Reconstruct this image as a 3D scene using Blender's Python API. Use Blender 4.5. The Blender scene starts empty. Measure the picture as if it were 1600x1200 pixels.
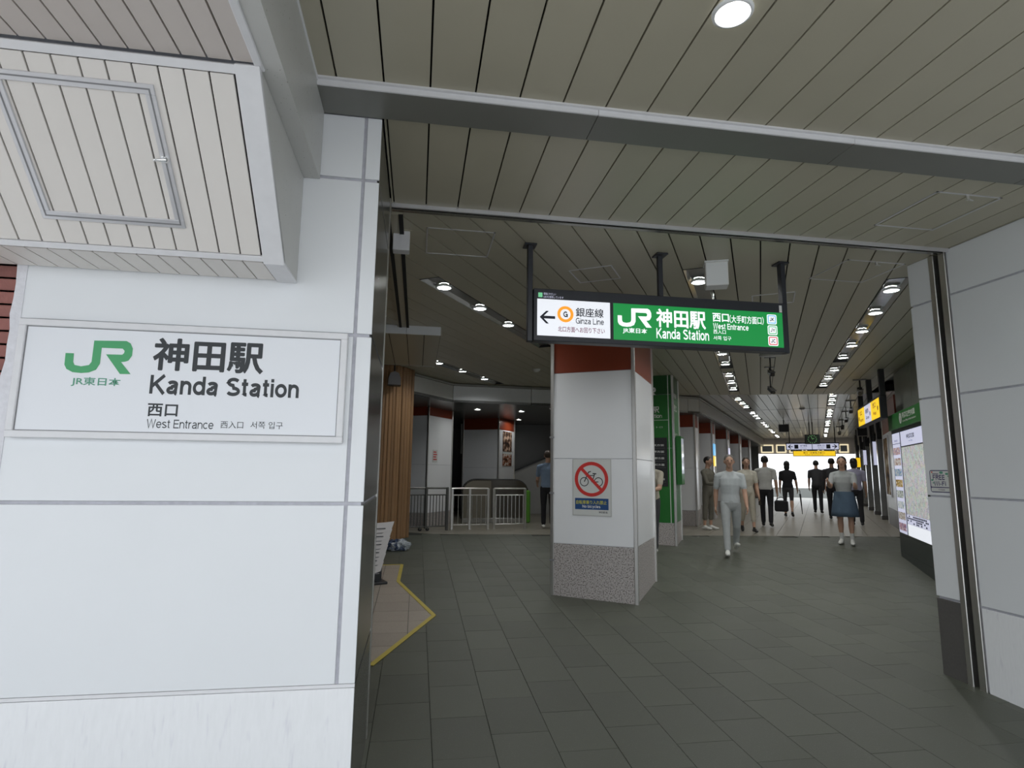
import bpy, bmesh, math, random
from mathutils import Vector, Matrix, Euler
import numpy as np

# ------------------------------------------------------------------ camera, sky, exposure
sc = bpy.context.scene
COL = sc.collection
random.seed(7)
cam_d = bpy.data.cameras.new('camera'); cam = bpy.data.objects.new('camera', cam_d); COL.objects.link(cam)
sc.camera = cam
cam_d.sensor_width = 36.0; cam_d.lens = 36.0 * 915 / 1600; cam_d.clip_end = 300; cam_d.clip_start = 0.05
PITCH, ROLL, YAW = math.radians(8.42), math.radians(0.73), math.radians(9.05)
fw = Vector((math.sin(YAW) * math.cos(PITCH), math.cos(YAW) * math.cos(PITCH), math.sin(PITCH)))
r0 = Vector((math.cos(YAW), -math.sin(YAW), 0)); u0 = r0.cross(fw)
cr = r0 * math.cos(ROLL) + u0 * math.sin(ROLL); cu = -r0 * math.sin(ROLL) + u0 * math.cos(ROLL)
m3 = Matrix((cr, cu, -fw)).transposed()
cam.matrix_world = Matrix.Translation((0, 0, 1.55)) @ m3.to_4x4()

w = bpy.data.worlds.new('sky'); sc.world = w; w.use_nodes = True
bg = w.node_tree.nodes['Background']
bg.inputs['Color'].default_value = (0.90, 0.95, 1.0, 1); bg.inputs['Strength'].default_value = 2.2
sc.view_settings.view_transform = 'Standard'; sc.view_settings.look = 'None'
sc.view_settings.exposure = 0.0; sc.view_settings.gamma = 1.0; sc.view_settings.use_curve_mapping = False
LAMP = 330.0            # emission of the downlight lenses

# ------------------------------------------------------------------ constants of the place
ZC = 3.362                                  # concourse ceiling
A1 = math.radians(31.9); A2 = math.radians(36.5)
Rv = Vector((math.cos(A1), -math.sin(A1), 0)); Cv = Vector((math.sin(A1), math.cos(A1), 0))
R2 = Vector((math.cos(A2), -math.sin(A2), 0)); C2 = Vector((math.sin(A2), math.cos(A2), 0))
XL, XR, YF = -0.2385, 4.161, 2.849
ZF = 0.30
def fz(x, y): return min(ZF, 0.04 * (y + 0.0951 * x - 4.45))
def P1(r, c, z=0): v = Rv * r + Cv * c; return Vector((v.x, v.y, z))
def P2(r, c, z=0): v = R2 * r + C2 * c; return Vector((v.x, v.y, z))

# ------------------------------------------------------------------ materials
def lin(c):
    return tuple(((v / 255) / 12.92 if v / 255 <= .04045 else ((v / 255 + .055) / 1.055) ** 2.4) for v in c)
MATS = {}
def mat(name, col, rough=.5, metal=0., var=0., nscale=6., namp=0., bump=0., bscale=60., emit=0., ecol=None,
        speck=None, spscale=180., stretch=None, spec=.5, rvar=0.):
    """principled material: base colour, soft noise mottling (namp), per-object shade (var), specks, bump"""
    if name in MATS: return MATS[name]
    m = bpy.data.materials.new(name); m.use_nodes = True; MATS[name] = m
    nt = m.node_tree; N = nt.nodes; L = nt.links; b = N['Principled BSDF']
    b.inputs['Roughness'].default_value = rough; b.inputs['Metallic'].default_value = metal
    b.inputs['Specular IOR Level'].default_value = spec
    out = None
    rgb = N.new('ShaderNodeRGB'); rgb.outputs[0].default_value = (*col, 1); out = rgb.outputs[0]
    tc = N.new('ShaderNodeTexCoord'); vec = tc.outputs['Object']
    if stretch:
        mp = N.new('ShaderNodeMapping'); mp.inputs['Scale'].default_value = stretch; L.new(vec, mp.inputs['Vector']); vec = mp.outputs[0]
    def mul(fac_socket, lo, hi, cur):
        mr = N.new('ShaderNodeMapRange'); mr.inputs['To Min'].default_value = lo; mr.inputs['To Max'].default_value = hi
        L.new(fac_socket, mr.inputs['Value'])
        mx = N.new('ShaderNodeVectorMath'); mx.operation = 'SCALE'; L.new(cur, mx.inputs[0]); L.new(mr.outputs[0], mx.inputs['Scale'])
        return mx.outputs[0]
    if namp:
        nz = N.new('ShaderNodeTexNoise'); nz.inputs['Scale'].default_value = nscale; nz.inputs['Detail'].default_value = 6
        L.new(vec, nz.inputs['Vector']); out = mul(nz.outputs['Fac'], 1 - namp, 1 + namp, out)
        if rvar:
            mr = N.new('ShaderNodeMapRange'); mr.inputs['To Min'].default_value = rough - rvar; mr.inputs['To Max'].default_value = rough + rvar
            L.new(nz.outputs['Fac'], mr.inputs['Value']); L.new(mr.outputs[0], b.inputs['Roughness'])
    if var:
        oi = N.new('ShaderNodeObjectInfo'); out = mul(oi.outputs['Random'], 1 - var, 1 + var, out)
    if speck:
        nz = N.new('ShaderNodeTexNoise'); nz.inputs['Scale'].default_value = spscale; nz.inputs['Detail'].default_value = 2
        L.new(vec, nz.inputs['Vector'])
        rp = N.new('ShaderNodeValToRGB'); rp.color_ramp.elements[0].position = speck[1]; rp.color_ramp.elements[1].position = speck[2]
        L.new(nz.outputs['Fac'], rp.inputs['Fac'])
        mx = N.new('ShaderNodeMix'); mx.data_type = 'RGBA'; L.new(rp.outputs['Color'], mx.inputs['Factor'])
        L.new(out, mx.inputs['A']); mx.inputs['B'].default_value = (*speck[0], 1); out = mx.outputs['Result']
    L.new(out, b.inputs['Base Color'])
    if bump:
        nz = N.new('ShaderNodeTexNoise'); nz.inputs['Scale'].default_value = bscale; nz.inputs['Detail'].default_value = 4
        L.new(vec, nz.inputs['Vector']); bp = N.new('ShaderNodeBump'); bp.inputs['Strength'].default_value = bump; bp.inputs['Distance'].default_value = .01
        L.new(nz.outputs['Fac'], bp.inputs['Height']); L.new(bp.outputs[0], b.inputs['Normal'])
    if emit:
        b.inputs['Emission Color'].default_value = (*(ecol or col), 1); b.inputs['Emission Strength'].default_value = emit
    return m

M_white = mat('white_enamel', (.79, .81, .835), .32, nscale=3, namp=.02, var=.01, spec=.5)
M_whitec = mat('white_enamel_pillar', (.87, .88, .90), .25, nscale=3, namp=.02, spec=.5)
M_stain = mat('white_enamel_scuffed', (.86, .87, .89), .4, nscale=9, namp=.05, speck=((.74, .74, .79), .64, .82), spscale=4, stretch=(9, 9, 1.6))
M_joint = mat('joint_sealant', (.50, .50, .55), .6, nscale=30, namp=.25)
M_groove = mat('dark_groove', (.012, .012, .012), .8)
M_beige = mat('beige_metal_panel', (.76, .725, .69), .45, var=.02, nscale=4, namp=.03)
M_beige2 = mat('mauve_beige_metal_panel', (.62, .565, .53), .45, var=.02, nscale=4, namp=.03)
M_plank = mat('taupe_metal_panel', (.45, .42, .325), .42, var=.035, nscale=4, namp=.05, rvar=.06)
M_plank2 = mat('grey_metal_panel_gloss', (.44, .42, .40), .22, var=.035, nscale=4, namp=.04)
M_trimw = mat('white_painted_trim', (.74, .74, .76), .4, nscale=20, namp=.06)
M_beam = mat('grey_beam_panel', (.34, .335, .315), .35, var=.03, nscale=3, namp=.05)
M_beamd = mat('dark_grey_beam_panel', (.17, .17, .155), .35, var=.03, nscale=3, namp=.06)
M_fasc = mat('pale_grey_panel_dusty', (.55, .55, .53), .4, nscale=8, namp=.05, speck=((.18, .16, .13), .70, .76), spscale=90)
M_steel = mat('brushed_steel', (.70, .69, .67), .38, metal=1., nscale=3, namp=.15, stretch=(60, 60, 1.2), bump=.05, bscale=40)
M_steeld = mat('dark_stainless_panel', (.34, .335, .315), .22, metal=.9, nscale=2, namp=.12, var=.03)
M_alu = mat('aluminium_frame', (.72, .72, .75), .35, metal=.6, nscale=20, namp=.05)
M_black = mat('black_metal', (.018, .019, .022), .45)
M_char = mat('charcoal_sign_case', (.03, .032, .04), .4)
M_tile = mat('green_grey_stone_tile', (.080, .086, .066), .5, var=.11, nscale=2.2, namp=.16, speck=((.20, .21, .185), .66, .74), spscale=150, rvar=.08, bump=.08, bscale=120)
M_grout = mat('dark_grout', (.047, .051, .042), .85)
M_btile = mat('beige_stone_tile', (.255, .235, .19), .4, nscale=1.6, namp=.16, speck=((.22, .20, .17), .6, .7), spscale=110)
M_btile2 = mat('pinkish_beige_stone', (.34, .295, .25), .5, var=.05, nscale=4, namp=.08, speck=((.2, .18, .16), .6, .7), spscale=160)
M_pave = mat('street_paving', (.52, .51, .49), .8, nscale=1.2, namp=.1)
M_granite = mat('speckled_granite', (.50, .465, .45), .4, nscale=60, namp=.45, speck=((.19, .165, .155), .52, .59), spscale=72)
M_granited = mat('dark_granite', (.105, .10, .095), .35, nscale=60, namp=.2)
M_brown = mat('russet_enamel_panel', (.24, .040, .014), .35, nscale=3, namp=.05)
M_green = mat('green_enamel', (.022, .17, .030), .35, nscale=3, namp=.03)
M_greend = mat('dark_green_enamel', (.012, .085, .018), .35)
M_boardb = mat('black_green_board', (.014, .022, .02), .35)
M_wood = mat('slatted_wood', (.27, .150, .068), .55, var=.16, nscale=5, namp=.35, stretch=(14, 14, .5), bump=.2, bscale=20)
M_brick = mat('red_brown_brick', (.26, .105, .09), .75, var=.22, nscale=12, namp=.2, bump=.3, bscale=60)
M_mortar = mat('mortar', (.21, .19, .18), .9, nscale=40, namp=.2)
M_caulk = mat('white_caulk', (.72, .72, .76), .7, nscale=40, namp=.12, bump=.4, bscale=50)
M_yellow = mat('yellow_edge_strip', (.50, .40, .07), .5, nscale=14, namp=.15)
M_rubber = mat('black_rubber', (.02, .02, .02), .7)
M_dwall = mat('dark_grey_wall', (.12, .12, .118), .4, nscale=2, namp=.1)
M_lens = mat('lamp_lens', (1, 1, 1), .3, emit=LAMP, ecol=(.97, .985, .965))
M_lensf = mat('far_lamp_lens', (1, 1, 1), .3, emit=LAMP * .8, ecol=(.98, .985, .97))
M_refl = mat('lamp_reflector', (.9, .91, .92), .12, metal=.9)
M_ring = mat('lamp_ring', (.78, .80, .80), .3)
M_white_p = mat('white_plastic', (.78, .78, .76), .45)
M_grey_p = mat('grey_plastic', (.22, .22, .23), .45)
M_ink = mat('black_ink', (.025, .03, .035), .5)
M_jrg = mat('green_print', (.055, .36, .135), .4)
M_jrg2 = mat('teal_green_print', (.10, .33, .22), .45)
M_signw = mat('white_sign_face', (.80, .82, .86), .35, nscale=3, namp=.01)
M_lit = mat('backlit_white', (.6, .6, .6), .3, emit=.74, ecol=(.88, .92, 1.0))
M_litg = mat('backlit_green', (.01, .1, .03), .3, emit=1., ecol=lin((24, 132, 62)))
M_litt = mat('backlit_lettering', (.6, .6, .6), .3, emit=.92, ecol=(.93, .97, 1.0))
M_lito = mat('backlit_orange', (.5, .2, .02), .3, emit=1., ecol=lin((244, 152, 40)))
M_litp = mat('maroon_print', (.14, .02, .06), .4, emit=.35, ecol=lin((150, 50, 95)))
M_navy = mat('navy_print', (.008, .012, .03), .4)
M_liteb = mat('backlit_blue_line', (.05, .3, .6), .3, emit=1., ecol=lin((105, 175, 215)))
M_liteg = mat('backlit_green_line', (.05, .4, .2), .3, emit=1., ecol=lin((110, 175, 130)))
M_liter = mat('backlit_red_line', (.5, .1, .1), .3, emit=1., ecol=lin((205, 90, 95)))
M_lity = mat('backlit_yellow', (.5, .4, .02), .3, emit=1., ecol=lin((235, 190, 30)))
M_litlav = mat('backlit_lavender', (.5, .5, .6), .3, emit=.62, ecol=lin((215, 218, 245)))
M_warm = mat('lit_window_frame', (.6, .55, .4), .4, emit=.85, ecol=(1.0, .86, .56))
M_winglass = mat('far_window_glass', (.38, .43, .50), .25)
M_red = mat('red_print', (.62, .035, .03), .45)
M_blue = mat('blue_print', (.015, .07, .22), .45)
M_yel = mat('yellow_print', (.62, .58, .06), .5)
M_paper = mat('sticker_paper', (.66, .67, .65), .5, nscale=14, namp=.05)
M_clear = mat('clear_plastic_border', (.55, .55, .53), .35)
M_glassd = mat('smoked_glass', (.055, .048, .036), .14, spec=.6)
M_lime = mat('lime_green_panel', (.10, .30, .03), .4)
M_screen = mat('display_screen', (.05, .05, .06), .1, emit=.35, ecol=(.75, .82, .95))
M_clock = mat('clock_dots', (.05, .2, .05), .4, emit=.5, ecol=(.25, .62, .22))

def map_mat():
    m = bpy.data.materials.new('street_map_print'); m.use_nodes = True; nt = m.node_tree; N = nt.nodes; L = nt.links; b = N['Principled BSDF']
    tc = N.new('ShaderNodeTexCoord')
    v = N.new('ShaderNodeTexVoronoi'); v.feature = 'DISTANCE_TO_EDGE'; v.inputs['Scale'].default_value = 26; L.new(tc.outputs['Object'], v.inputs['Vector'])
    v2 = N.new('ShaderNodeTexVoronoi'); v2.inputs['Scale'].default_value = 17; L.new(tc.outputs['Object'], v2.inputs['Vector'])
    n = N.new('ShaderNodeTexNoise'); n.inputs['Scale'].default_value = 70; L.new(tc.outputs['Object'], n.inputs['Vector'])
    r = N.new('ShaderNodeValToRGB'); e = r.color_ramp.elements; e[0].position = .015; e[0].color = (.42, .44, .46, 1); e[1].position = .05; e[1].color = (.80, .82, .78, 1)
    L.new(v.outputs['Distance'], r.inputs['Fac'])
    hsv = N.new('ShaderNodeHueSaturation'); hsv.inputs['Saturation'].default_value = .45; hsv.inputs['Value'].default_value = .95; L.new(v2.outputs['Color'], hsv.inputs['Color'])
    r2 = N.new('ShaderNodeValToRGB'); e = r2.color_ramp.elements; e[0].position = .42; e[0].color = (.45, .47, .50, 1); e[1].position = .6; e[1].color = (1, 1, 1, 1); L.new(n.outputs['Fac'], r2.inputs['Fac'])
    a = N.new('ShaderNodeMix'); a.data_type = 'RGBA'; a.blend_type = 'MIX'; a.inputs['Factor'].default_value = .35; L.new(r.outputs['Color'], a.inputs['A']); L.new(hsv.outputs['Color'], a.inputs['B'])
    c = N.new('ShaderNodeMix'); c.data_type = 'RGBA'; c.blend_type = 'MULTIPLY'; c.inputs['Factor'].default_value = .6; L.new(a.outputs['Result'], c.inputs['A']); L.new(r2.outputs['Color'], c.inputs['B'])
    L.new(c.outputs['Result'], b.inputs['Base Color']); L.new(c.outputs['Result'], b.inputs['Emission Color']); b.inputs['Emission Strength'].default_value = .42
    b.inputs['Roughness'].default_value = .3
    return m
M_map = map_mat()
def photo_mat(name, c1, c2, c3, scale, emit=0.):
    m = bpy.data.materials.new(name); m.use_nodes = True; N = m.node_tree.nodes; L = m.node_tree.links; b = N['Principled BSDF']
    tc = N.new('ShaderNodeTexCoord'); n = N.new('ShaderNodeTexNoise'); n.inputs['Scale'].default_value = scale; n.inputs['Detail'].default_value = 3
    L.new(tc.outputs['Object'], n.inputs['Vector']); r = N.new('ShaderNodeValToRGB'); r.color_ramp.interpolation = 'EASE'
    e = r.color_ramp.elements; e[0].position = .38; e[0].color = (*c1, 1); e[1].position = .62; e[1].color = (*c3, 1); k = e.new(.5); k.color = (*c2, 1)
    L.new(n.outputs['Fac'], r.inputs['Fac']); L.new(r.outputs['Color'], b.inputs['Base Color'])
    if emit: L.new(r.outputs['Color'], b.inputs['Emission Color']); b.inputs['Emission Strength'].default_value = emit
    b.inputs['Roughness'].default_value = .75; b.inputs['Specular IOR Level'].default_value = .2
    return m
M_ph1 = photo_mat('food_photo_dark', (.02, .012, .01), (.10, .05, .03), (.55, .38, .28), 7)
M_ph2 = photo_mat('food_photo_warm', (.03, .015, .01), (.32, .10, .04), (.70, .62, .55), 9)
M_ph3 = photo_mat('poster_photo', (.035, .02, .008), (.22, .12, .05), (.55, .48, .36), 3)
M_th = [photo_mat('thumb_photo_%d' % i, *c, 22, .3) for i, c in enumerate([((.2, .15, .3), (.5, .25, .3), (.7, .7, .7)), ((.25, .15, .1), (.5, .45, .4), (.75, .75, .75)), ((.2, .3, .45), (.7, .75, .75), (.8, .8, .8)), ((.1, .12, .12), (.5, .55, .5), (.75, .75, .75)), ((.12, .06, .03), (.6, .4, .1), (.75, .7, .6)), ((.1, .25, .5), (.4, .5, .6), (.75, .7, .6)), ((.3, .12, .08), (.6, .5, .45), (.75, .75, .75)), ((.3, .3, .5), (.6, .35, .3), (.78, .78, .82))])]

# ------------------------------------------------------------------ mesh helpers
class MB:
    def __init__(s): s.v = []; s.f = []; s.m = []; s.mats = []
    def mi(s, m):
        if m is None: return 0
        if m not in s.mats: s.mats.append(m)
        return s.mats.index(m)
    def add(s, vs, fs, m=None):
        b = len(s.v); i = s.mi(m); s.v += [tuple(q) for q in vs]; s.f += [tuple(b + k for k in f) for f in fs]; s.m += [i] * len(fs); return s
    def box(s, x0, x1, y0, y1, z0, z1, m=None):
        vs = [(x, y, z) for z in (z0, z1) for y in (y0, y1) for x in (x0, x1)]
        return s.add(vs, [(0, 2, 3, 1), (4, 5, 7, 6), (0, 1, 5, 4), (2, 6, 7, 3), (0, 4, 6, 2), (1, 3, 7, 5)], m)
    def cham(s, x0, x1, y0, y1, z0, z1, b=.003, m=None):
        bm = bmesh.new(); bmesh.ops.create_cube(bm, size=1)
        for v in bm.verts: v.co = Vector(((x0 + x1) / 2 + v.co.x * (x1 - x0), (y0 + y1) / 2 + v.co.y * (y1 - y0), (z0 + z1) / 2 + v.co.z * (z1 - z0)))
        bmesh.ops.bevel(bm, geom=list(bm.edges), offset=b, segments=1, affect='EDGES')
        bm.verts.index_update(); s.add([v.co[:] for v in bm.verts], [[v.index for v in f.verts] for f in bm.faces], m); bm.free(); return s
    def prism(s, poly, z0, z1, m=None):
        n = len(poly); vs = [(p[0], p[1], z0) for p in poly] + [(p[0], p[1], z1) for p in poly]
        a = sum(poly[i][0] * poly[(i + 1) % n][1] - poly[(i + 1) % n][0] * poly[i][1] for i in range(n))
        fs = [tuple(range(n))[::-1], tuple(range(n, 2 * n))] + [(i, (i + 1) % n, n + (i + 1) % n, n + i) for i in range(n)]
        if a < 0: fs = [f[::-1] for f in fs]
        return s.add(vs, fs, m)
    def xzprism(s, poly, y0, y1, m=None):           # outline in x,z extruded along y (y0 front)
        n = len(poly); vs = [(p[0], y0, p[1]) for p in poly] + [(p[0], y1, p[1]) for p in poly]
        a = sum(poly[i][0] * poly[(i + 1) % n][1] - poly[(i + 1) % n][0] * poly[i][1] for i in range(n))
        fs = [tuple(range(n)), tuple(range(n, 2 * n))[::-1]] + [(i, n + i, n + (i + 1) % n, (i + 1) % n) for i in range(n)]
        if a < 0: fs = [f[::-1] for f in fs]
        return s.add(vs, fs, m)
    def cyl(s, a, b, r, n=16, r2=None, m=None):
        a = Vector(a); b = Vector(b); d = (b - a).normalized(); t = d.orthogonal().normalized(); q = d.cross(t); r2 = r if r2 is None else r2
        vs = []
        for p, rr in ((a, r), (b, r2)):
            vs += [p + (t * math.cos(2 * math.pi * i / n) + q * math.sin(2 * math.pi * i / n)) * rr for i in range(n)]
        return s.add(vs, [tuple(range(n))[::-1], tuple(range(n, 2 * n))] + [(i, (i + 1) % n, n + (i + 1) % n, n + i) for i in range(n)], m)
    def ring(s, cx, cy, z, prof, n=28, m=None):     # lathe of (radius,dz) profile about z
        vs = []; k = len(prof)
        for i in range(n):
            t = 2 * math.pi * i / n
            vs += [(cx + r * math.cos(t), cy + r * math.sin(t), z + h) for r, h in prof]
        fs = [(i * k + j, ((i + 1) % n) * k + j, ((i + 1) % n) * k + j + 1, i * k + j + 1) for i in range(n) for j in range(k - 1)]
        return s.add(vs, fs, m)
    def tube(s, pts, r, n=8, m=None):
        for a, b in zip(pts, pts[1:]): s.cyl(a, b, r, n, m=m)
        return s
    def sphere(s, c, rx, ry=None, rz=None, n=14, m=None):
        ry = ry or rx; rz = rz or rx; k = n // 2; vs = [(c[0], c[1], c[2] + rz)]
        for j in range(1, k):
            p = math.pi * j / k
            vs += [(c[0] + rx * math.sin(p) * math.cos(2 * math.pi * i / n), c[1] + ry * math.sin(p) * math.sin(2 * math.pi * i / n), c[2] + rz * math.cos(p)) for i in range(n)]
        vs.append((c[0], c[1], c[2] - rz)); e = len(vs) - 1
        fs = [(0, 1 + i, 1 + (i + 1) % n) for i in range(n)] + [(e, 1 + (k - 2) * n + (i + 1) % n, 1 + (k - 2) * n + i) for i in range(n)]
        fs += [(1 + j * n + i, 1 + (j + 1) * n + i, 1 + (j + 1) * n + (i + 1) % n, 1 + j * n + (i + 1) % n) for j in range(k - 2) for i in range(n)]
        return s.add(vs, fs, m)
    def mesh(s, name, m=None, smooth=False):
        me = bpy.data.meshes.new(name); me.from_pydata(s.v, [], s.f)
        ms = s.mats or [m]
        for q in ms: me.materials.append(q)
        me.polygons.foreach_set('material_index', s.m)
        if smooth: me.polygons.foreach_set('use_smooth', [True] * len(me.polygons))
        me.update(); return me
    def build(s, name, m=None, parent=None, loc=None, rot=None, label=None):
        smooth = loc is True
        return put(name, s.mesh(name, m, smooth), parent, None if smooth else loc, rot, label)
def put(name, me, parent=None, loc=None, rot=None, label=None):
    o = bpy.data.objects.new(name, me); COL.objects.link(o)
    if parent: o.parent = parent
    if loc is not None: o.location = loc
    if rot is not None: o.rotation_euler = rot
    if label: o['label'] = label
    return o
def smooth_angle(o, deg=35):
    me = o.data; me.polygons.foreach_set('use_smooth', [True] * len(me.polygons)); me.set_sharp_from_angle(angle=math.radians(deg)); return o
def struct(o): o['kind'] = 'structure'; return o
def tag(o, label, cat, group=None):
    o['label'] = label; o['category'] = cat
    if group: o['group'] = group
    return o
def thing(name, label, cat, loc=(0, 0, 0), rz=0, group=None):
    o = bpy.data.objects.new(name, None); COL.objects.link(o); o.empty_display_size = .2
    o.location = loc; o.rotation_euler = (0, 0, rz); return tag(o, label, cat, group)
def clip(poly, nx, ny, d):            # keep nx*x+ny*y<=d
    out = []
    for i in range(len(poly)):
        a = poly[i]; b = poly[(i + 1) % len(poly)]; da = nx * a[0] + ny * a[1] - d; db = nx * b[0] + ny * b[1] - d
        if da <= 0: out.append(a)
        if (da < 0 < db) or (db < 0 < da):
            t = da / (da - db); out.append((a[0] + (b[0] - a[0]) * t, a[1] + (b[1] - a[1]) * t))
    return out
ORD = ['first', 'second', 'third', 'fourth', 'fifth', 'sixth', 'seventh', 'eighth', 'ninth', 'tenth', 'eleventh', 'twelfth', 'thirteenth', 'fourteenth', 'fifteenth', 'sixteenth', 'seventeenth', 'eighteenth']

_tc = bpy.data.curves.new('lettering', 'FONT'); _to = bpy.data.objects.new('lettering_source', _tc); COL.objects.link(_to)
_TCACHE = {}
def text(parent, body, x0, x1, z0, z1, y, m, bold=0., name='lettering', plane='xz', thick=.0012, fat=0.):
    """flat lettering fitted to a box in the parent's x,z plane at depth y, facing -y"""
    key = (body, bold)
    if key not in _TCACHE:
        _tc.body = body; _tc.offset = bold; _tc.resolution_u = 3; _tc.size = 1
        dg = bpy.context.evaluated_depsgraph_get(); dg.update()
        me = bpy.data.meshes.new_from_object(_to.evaluated_get(dg))
        v = np.array([q.co[:] for q in me.vertices]); f = [tuple(p.vertices) for p in me.polygons]; bpy.data.meshes.remove(me)
        _TCACHE[key] = (v, f)
    v, f = _TCACHE[key]
    lo = v.min(0); hi = v.max(0); W = hi[0] - lo[0]; H = hi[1] - lo[1]
    sx = (x1 - x0) / W; sz = (z1 - z0) / H
    X = x0 + (v[:, 0] - lo[0]) * sx; Z = z0 + (v[:, 1] - lo[1]) * sz
    vs = []; ff = []
    em = (z1 - z0) / H
    for k, (dx, dz_) in enumerate([(0, 0)] + ([(fat, 0), (-fat, 0), (0, fat), (0, -fat)] if fat else [])):
        b_ = len(vs); vs += [(a + dx * em, y - k * 6e-5, c + dz_ * em) for a, c in zip(X, Z)]; ff += [tuple(b_ + i for i in q) for q in f]
    me = bpy.data.meshes.new(name); me.from_pydata(vs, [], ff); me.materials.append(m); me.update()
    return put(name, me, parent)
JR = [(0, .572), (.122, .572), (.125, .322), (.151, .230), (.251, .197), (.365, .243), (.399, .342), (.402, .974), (.889, 1.0), (.952, .934), (.993, .783), (.993, .572), (.948, .421), (.897, .382), (.838, .368), (1.0, .02), (.841, .013), (.601, .579), (.845, .586), (.871, .638), (.875, .704), (.841, .77), (.524, .77), (.524, .296), (.476, .112), (.376, .026), (.262, 0), (.133, .02), (.041, .105), (.004, .230)]
def jr_logo(parent, x0, x1, z0, z1, y, m, t=.0015):
    poly = [(x0 + a * (x1 - x0), z0 + b * (z1 - z0)) for a, b in JR]
    return MB().xzprism(poly, y - t, y).build('logo', m, parent)

# ---- plain grotesque lettering drawn with strokes (cap height .72, x height .53)
def _arc(cx, cy, rx, ry, a0, a1, n=14): return [(cx + rx * math.cos(math.radians(a0 + (a1 - a0) * i / n)), cy + ry * math.sin(math.radians(a0 + (a1 - a0) * i / n))) for i in range(n + 1)]
def glyph(ch, w):
    h = w / 2; C_ = .72 - 0; X = .535
    bowl = _arc(.27, X / 2, .27 - h, X / 2 - h + .005, 0, 360, 28)
    G = {
     'K': (.66, [[(h, 0), (h, C_)], [(.60, C_), (h, .27)], [(.24, .40), (.62, 0)]]), 'W': (.92, [[(h, C_), (.24, 0), (.46, C_), (.68, 0), (.92 - h, C_)]]),
     'S': (.62, [_arc(.31, .535, .31 - h - .02, .185 - h, 25, 180, 12) + _arc(.31, .535, .31 - h - .02, .185 - h, 180, 265, 6) + _arc(.31, .185 + .003, .31 - h, .185 - h + .003, 85, 0, 7) + _arc(.31, .185, .31 - h, .185 - h, 0, -160, 12)]),
     'E': (.56, [[(h, 0), (h, C_)], [(0, C_ - h), (.54, C_ - h)], [(0, .375), (.50, .375)], [(0, h), (.55, h)]]), 'F': (.53, [[(h, 0), (h, C_)], [(0, C_ - h), (.52, C_ - h)], [(0, .365), (.46, .365)]]),
     'L': (.52, [[(h, 0), (h, C_)], [(0, h), (.51, h)]]), 'N': (.64, [[(h, 0), (h, C_)], [(h, C_ - .03), (.64 - h, .03)], [(.64 - h, 0), (.64 - h, C_)]]),
     'G': (.70, [_arc(.36, .36, .36 - h, .36 - h, 42, 335, 24), [(.36, .34), (.70, .34)], [(.70 - h, .34), (.70 - h, .0)]]), 'C': (.68, [_arc(.36, .36, .36 - h, .36 - h, 42, 318, 24)]),
     'J': (.48, [[(.48 - h, C_), (.48 - h, .22)] + _arc(.24, .22, .24 - h, .22 - h, 0, -180, 12)]), 'Y': (.62, [[(h * .5, C_), (.31, .30)], [(.62 - h * .5, C_), (.31, .30)], [(.31, .32), (.31, 0)]]),
     'R': (.63, [[(h, 0), (h, C_)], [(0, C_ - h), (.38, C_ - h)] + _arc(.38, .545 - .005, .21 - h * .6, .18 - h, 90, -90, 12) + [(0, .36 + h * 0)], [(.34, .36), (.60, 0)]]),
     'a': (.52, [_arc(.25, X - .15, .21 - h * .6, .15 - h, 165, 0, 10) + [(.46 - h, .12)] + _arc(.54 - h, .07, .08, .07 - h * .2, 180, 255, 4), [(.46 - h, .34), (.24, .295)] + _arc(.20, .155, .20 - h, .155 - h, 80, 280, 12) + _arc(.22, .19, .24 - h, .19 - h, -80, -10, 6)]),
     'n': (.49, [[(h, 0), (h, X)], [(h, .30)] + _arc(.255, .32, .235 - h, .215 - h, 170, 0, 12) + [(.49 - h, 0)]]), 'r': (.31, [[(h, 0), (h, X)], [(h, .28)] + _arc(.26, .30, .26 - h, .235 - h, 180, 85, 8)]),
     'd': (.54, [bowl, [(.54 - h, 0), (.54 - h, C_)]]), 'b': (.54, [bowl, [(h, 0), (h, C_)]]), 'o': (.54, [bowl]), 'c': (.50, [_arc(.27, X / 2, .27 - h, X / 2 - h + .005, 45, 315, 22)]),
     't': (.30, [[(.13, .68), (.13, .11)] + _arc(.22, .11, .09, .11 - h, 180, 285, 6), [(0, X - h * .8), (.28, X - h * .8)]]), 'i': (w, [[(h, 0), (h, X)], [(h, C_ - w), (h, C_)]]), 'l': (w, [[(h, 0), (h, C_)]]),
     'e': (.53, [[(h, .27), (.53 - h * .6, .27)], _arc(.265, X / 2, .265 - h, X / 2 - h + .005, 2, 325, 24)]), 'y': (.50, [[(h * .6, X), (.25, .04)], [(.50 - h * .6, X), (.24, -.06)] + _arc(.14, -.07, .10, .08, 0, -110, 6)]),
     's': (.47, [_arc(.235, .395, .235 - h - .01, .14 - h, 25, 180, 10) + _arc(.235, .395, .235 - h - .01, .14 - h, 180, 262, 5) + _arc(.235, .142, .235 - h, .142 - h, 82, 0, 6) + _arc(.235, .142, .235 - h, .142 - h, 0, -160, 10)]),
     'z': (.46, [[(0, X - h), (.44, X - h)], [(.41, X - h), (.05, h)], [(0, h), (.46, h)]]), '-': (.28, [[(.02, .26), (.26, .26)]]), ' ': (.22, [])}
    return G[ch]
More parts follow.
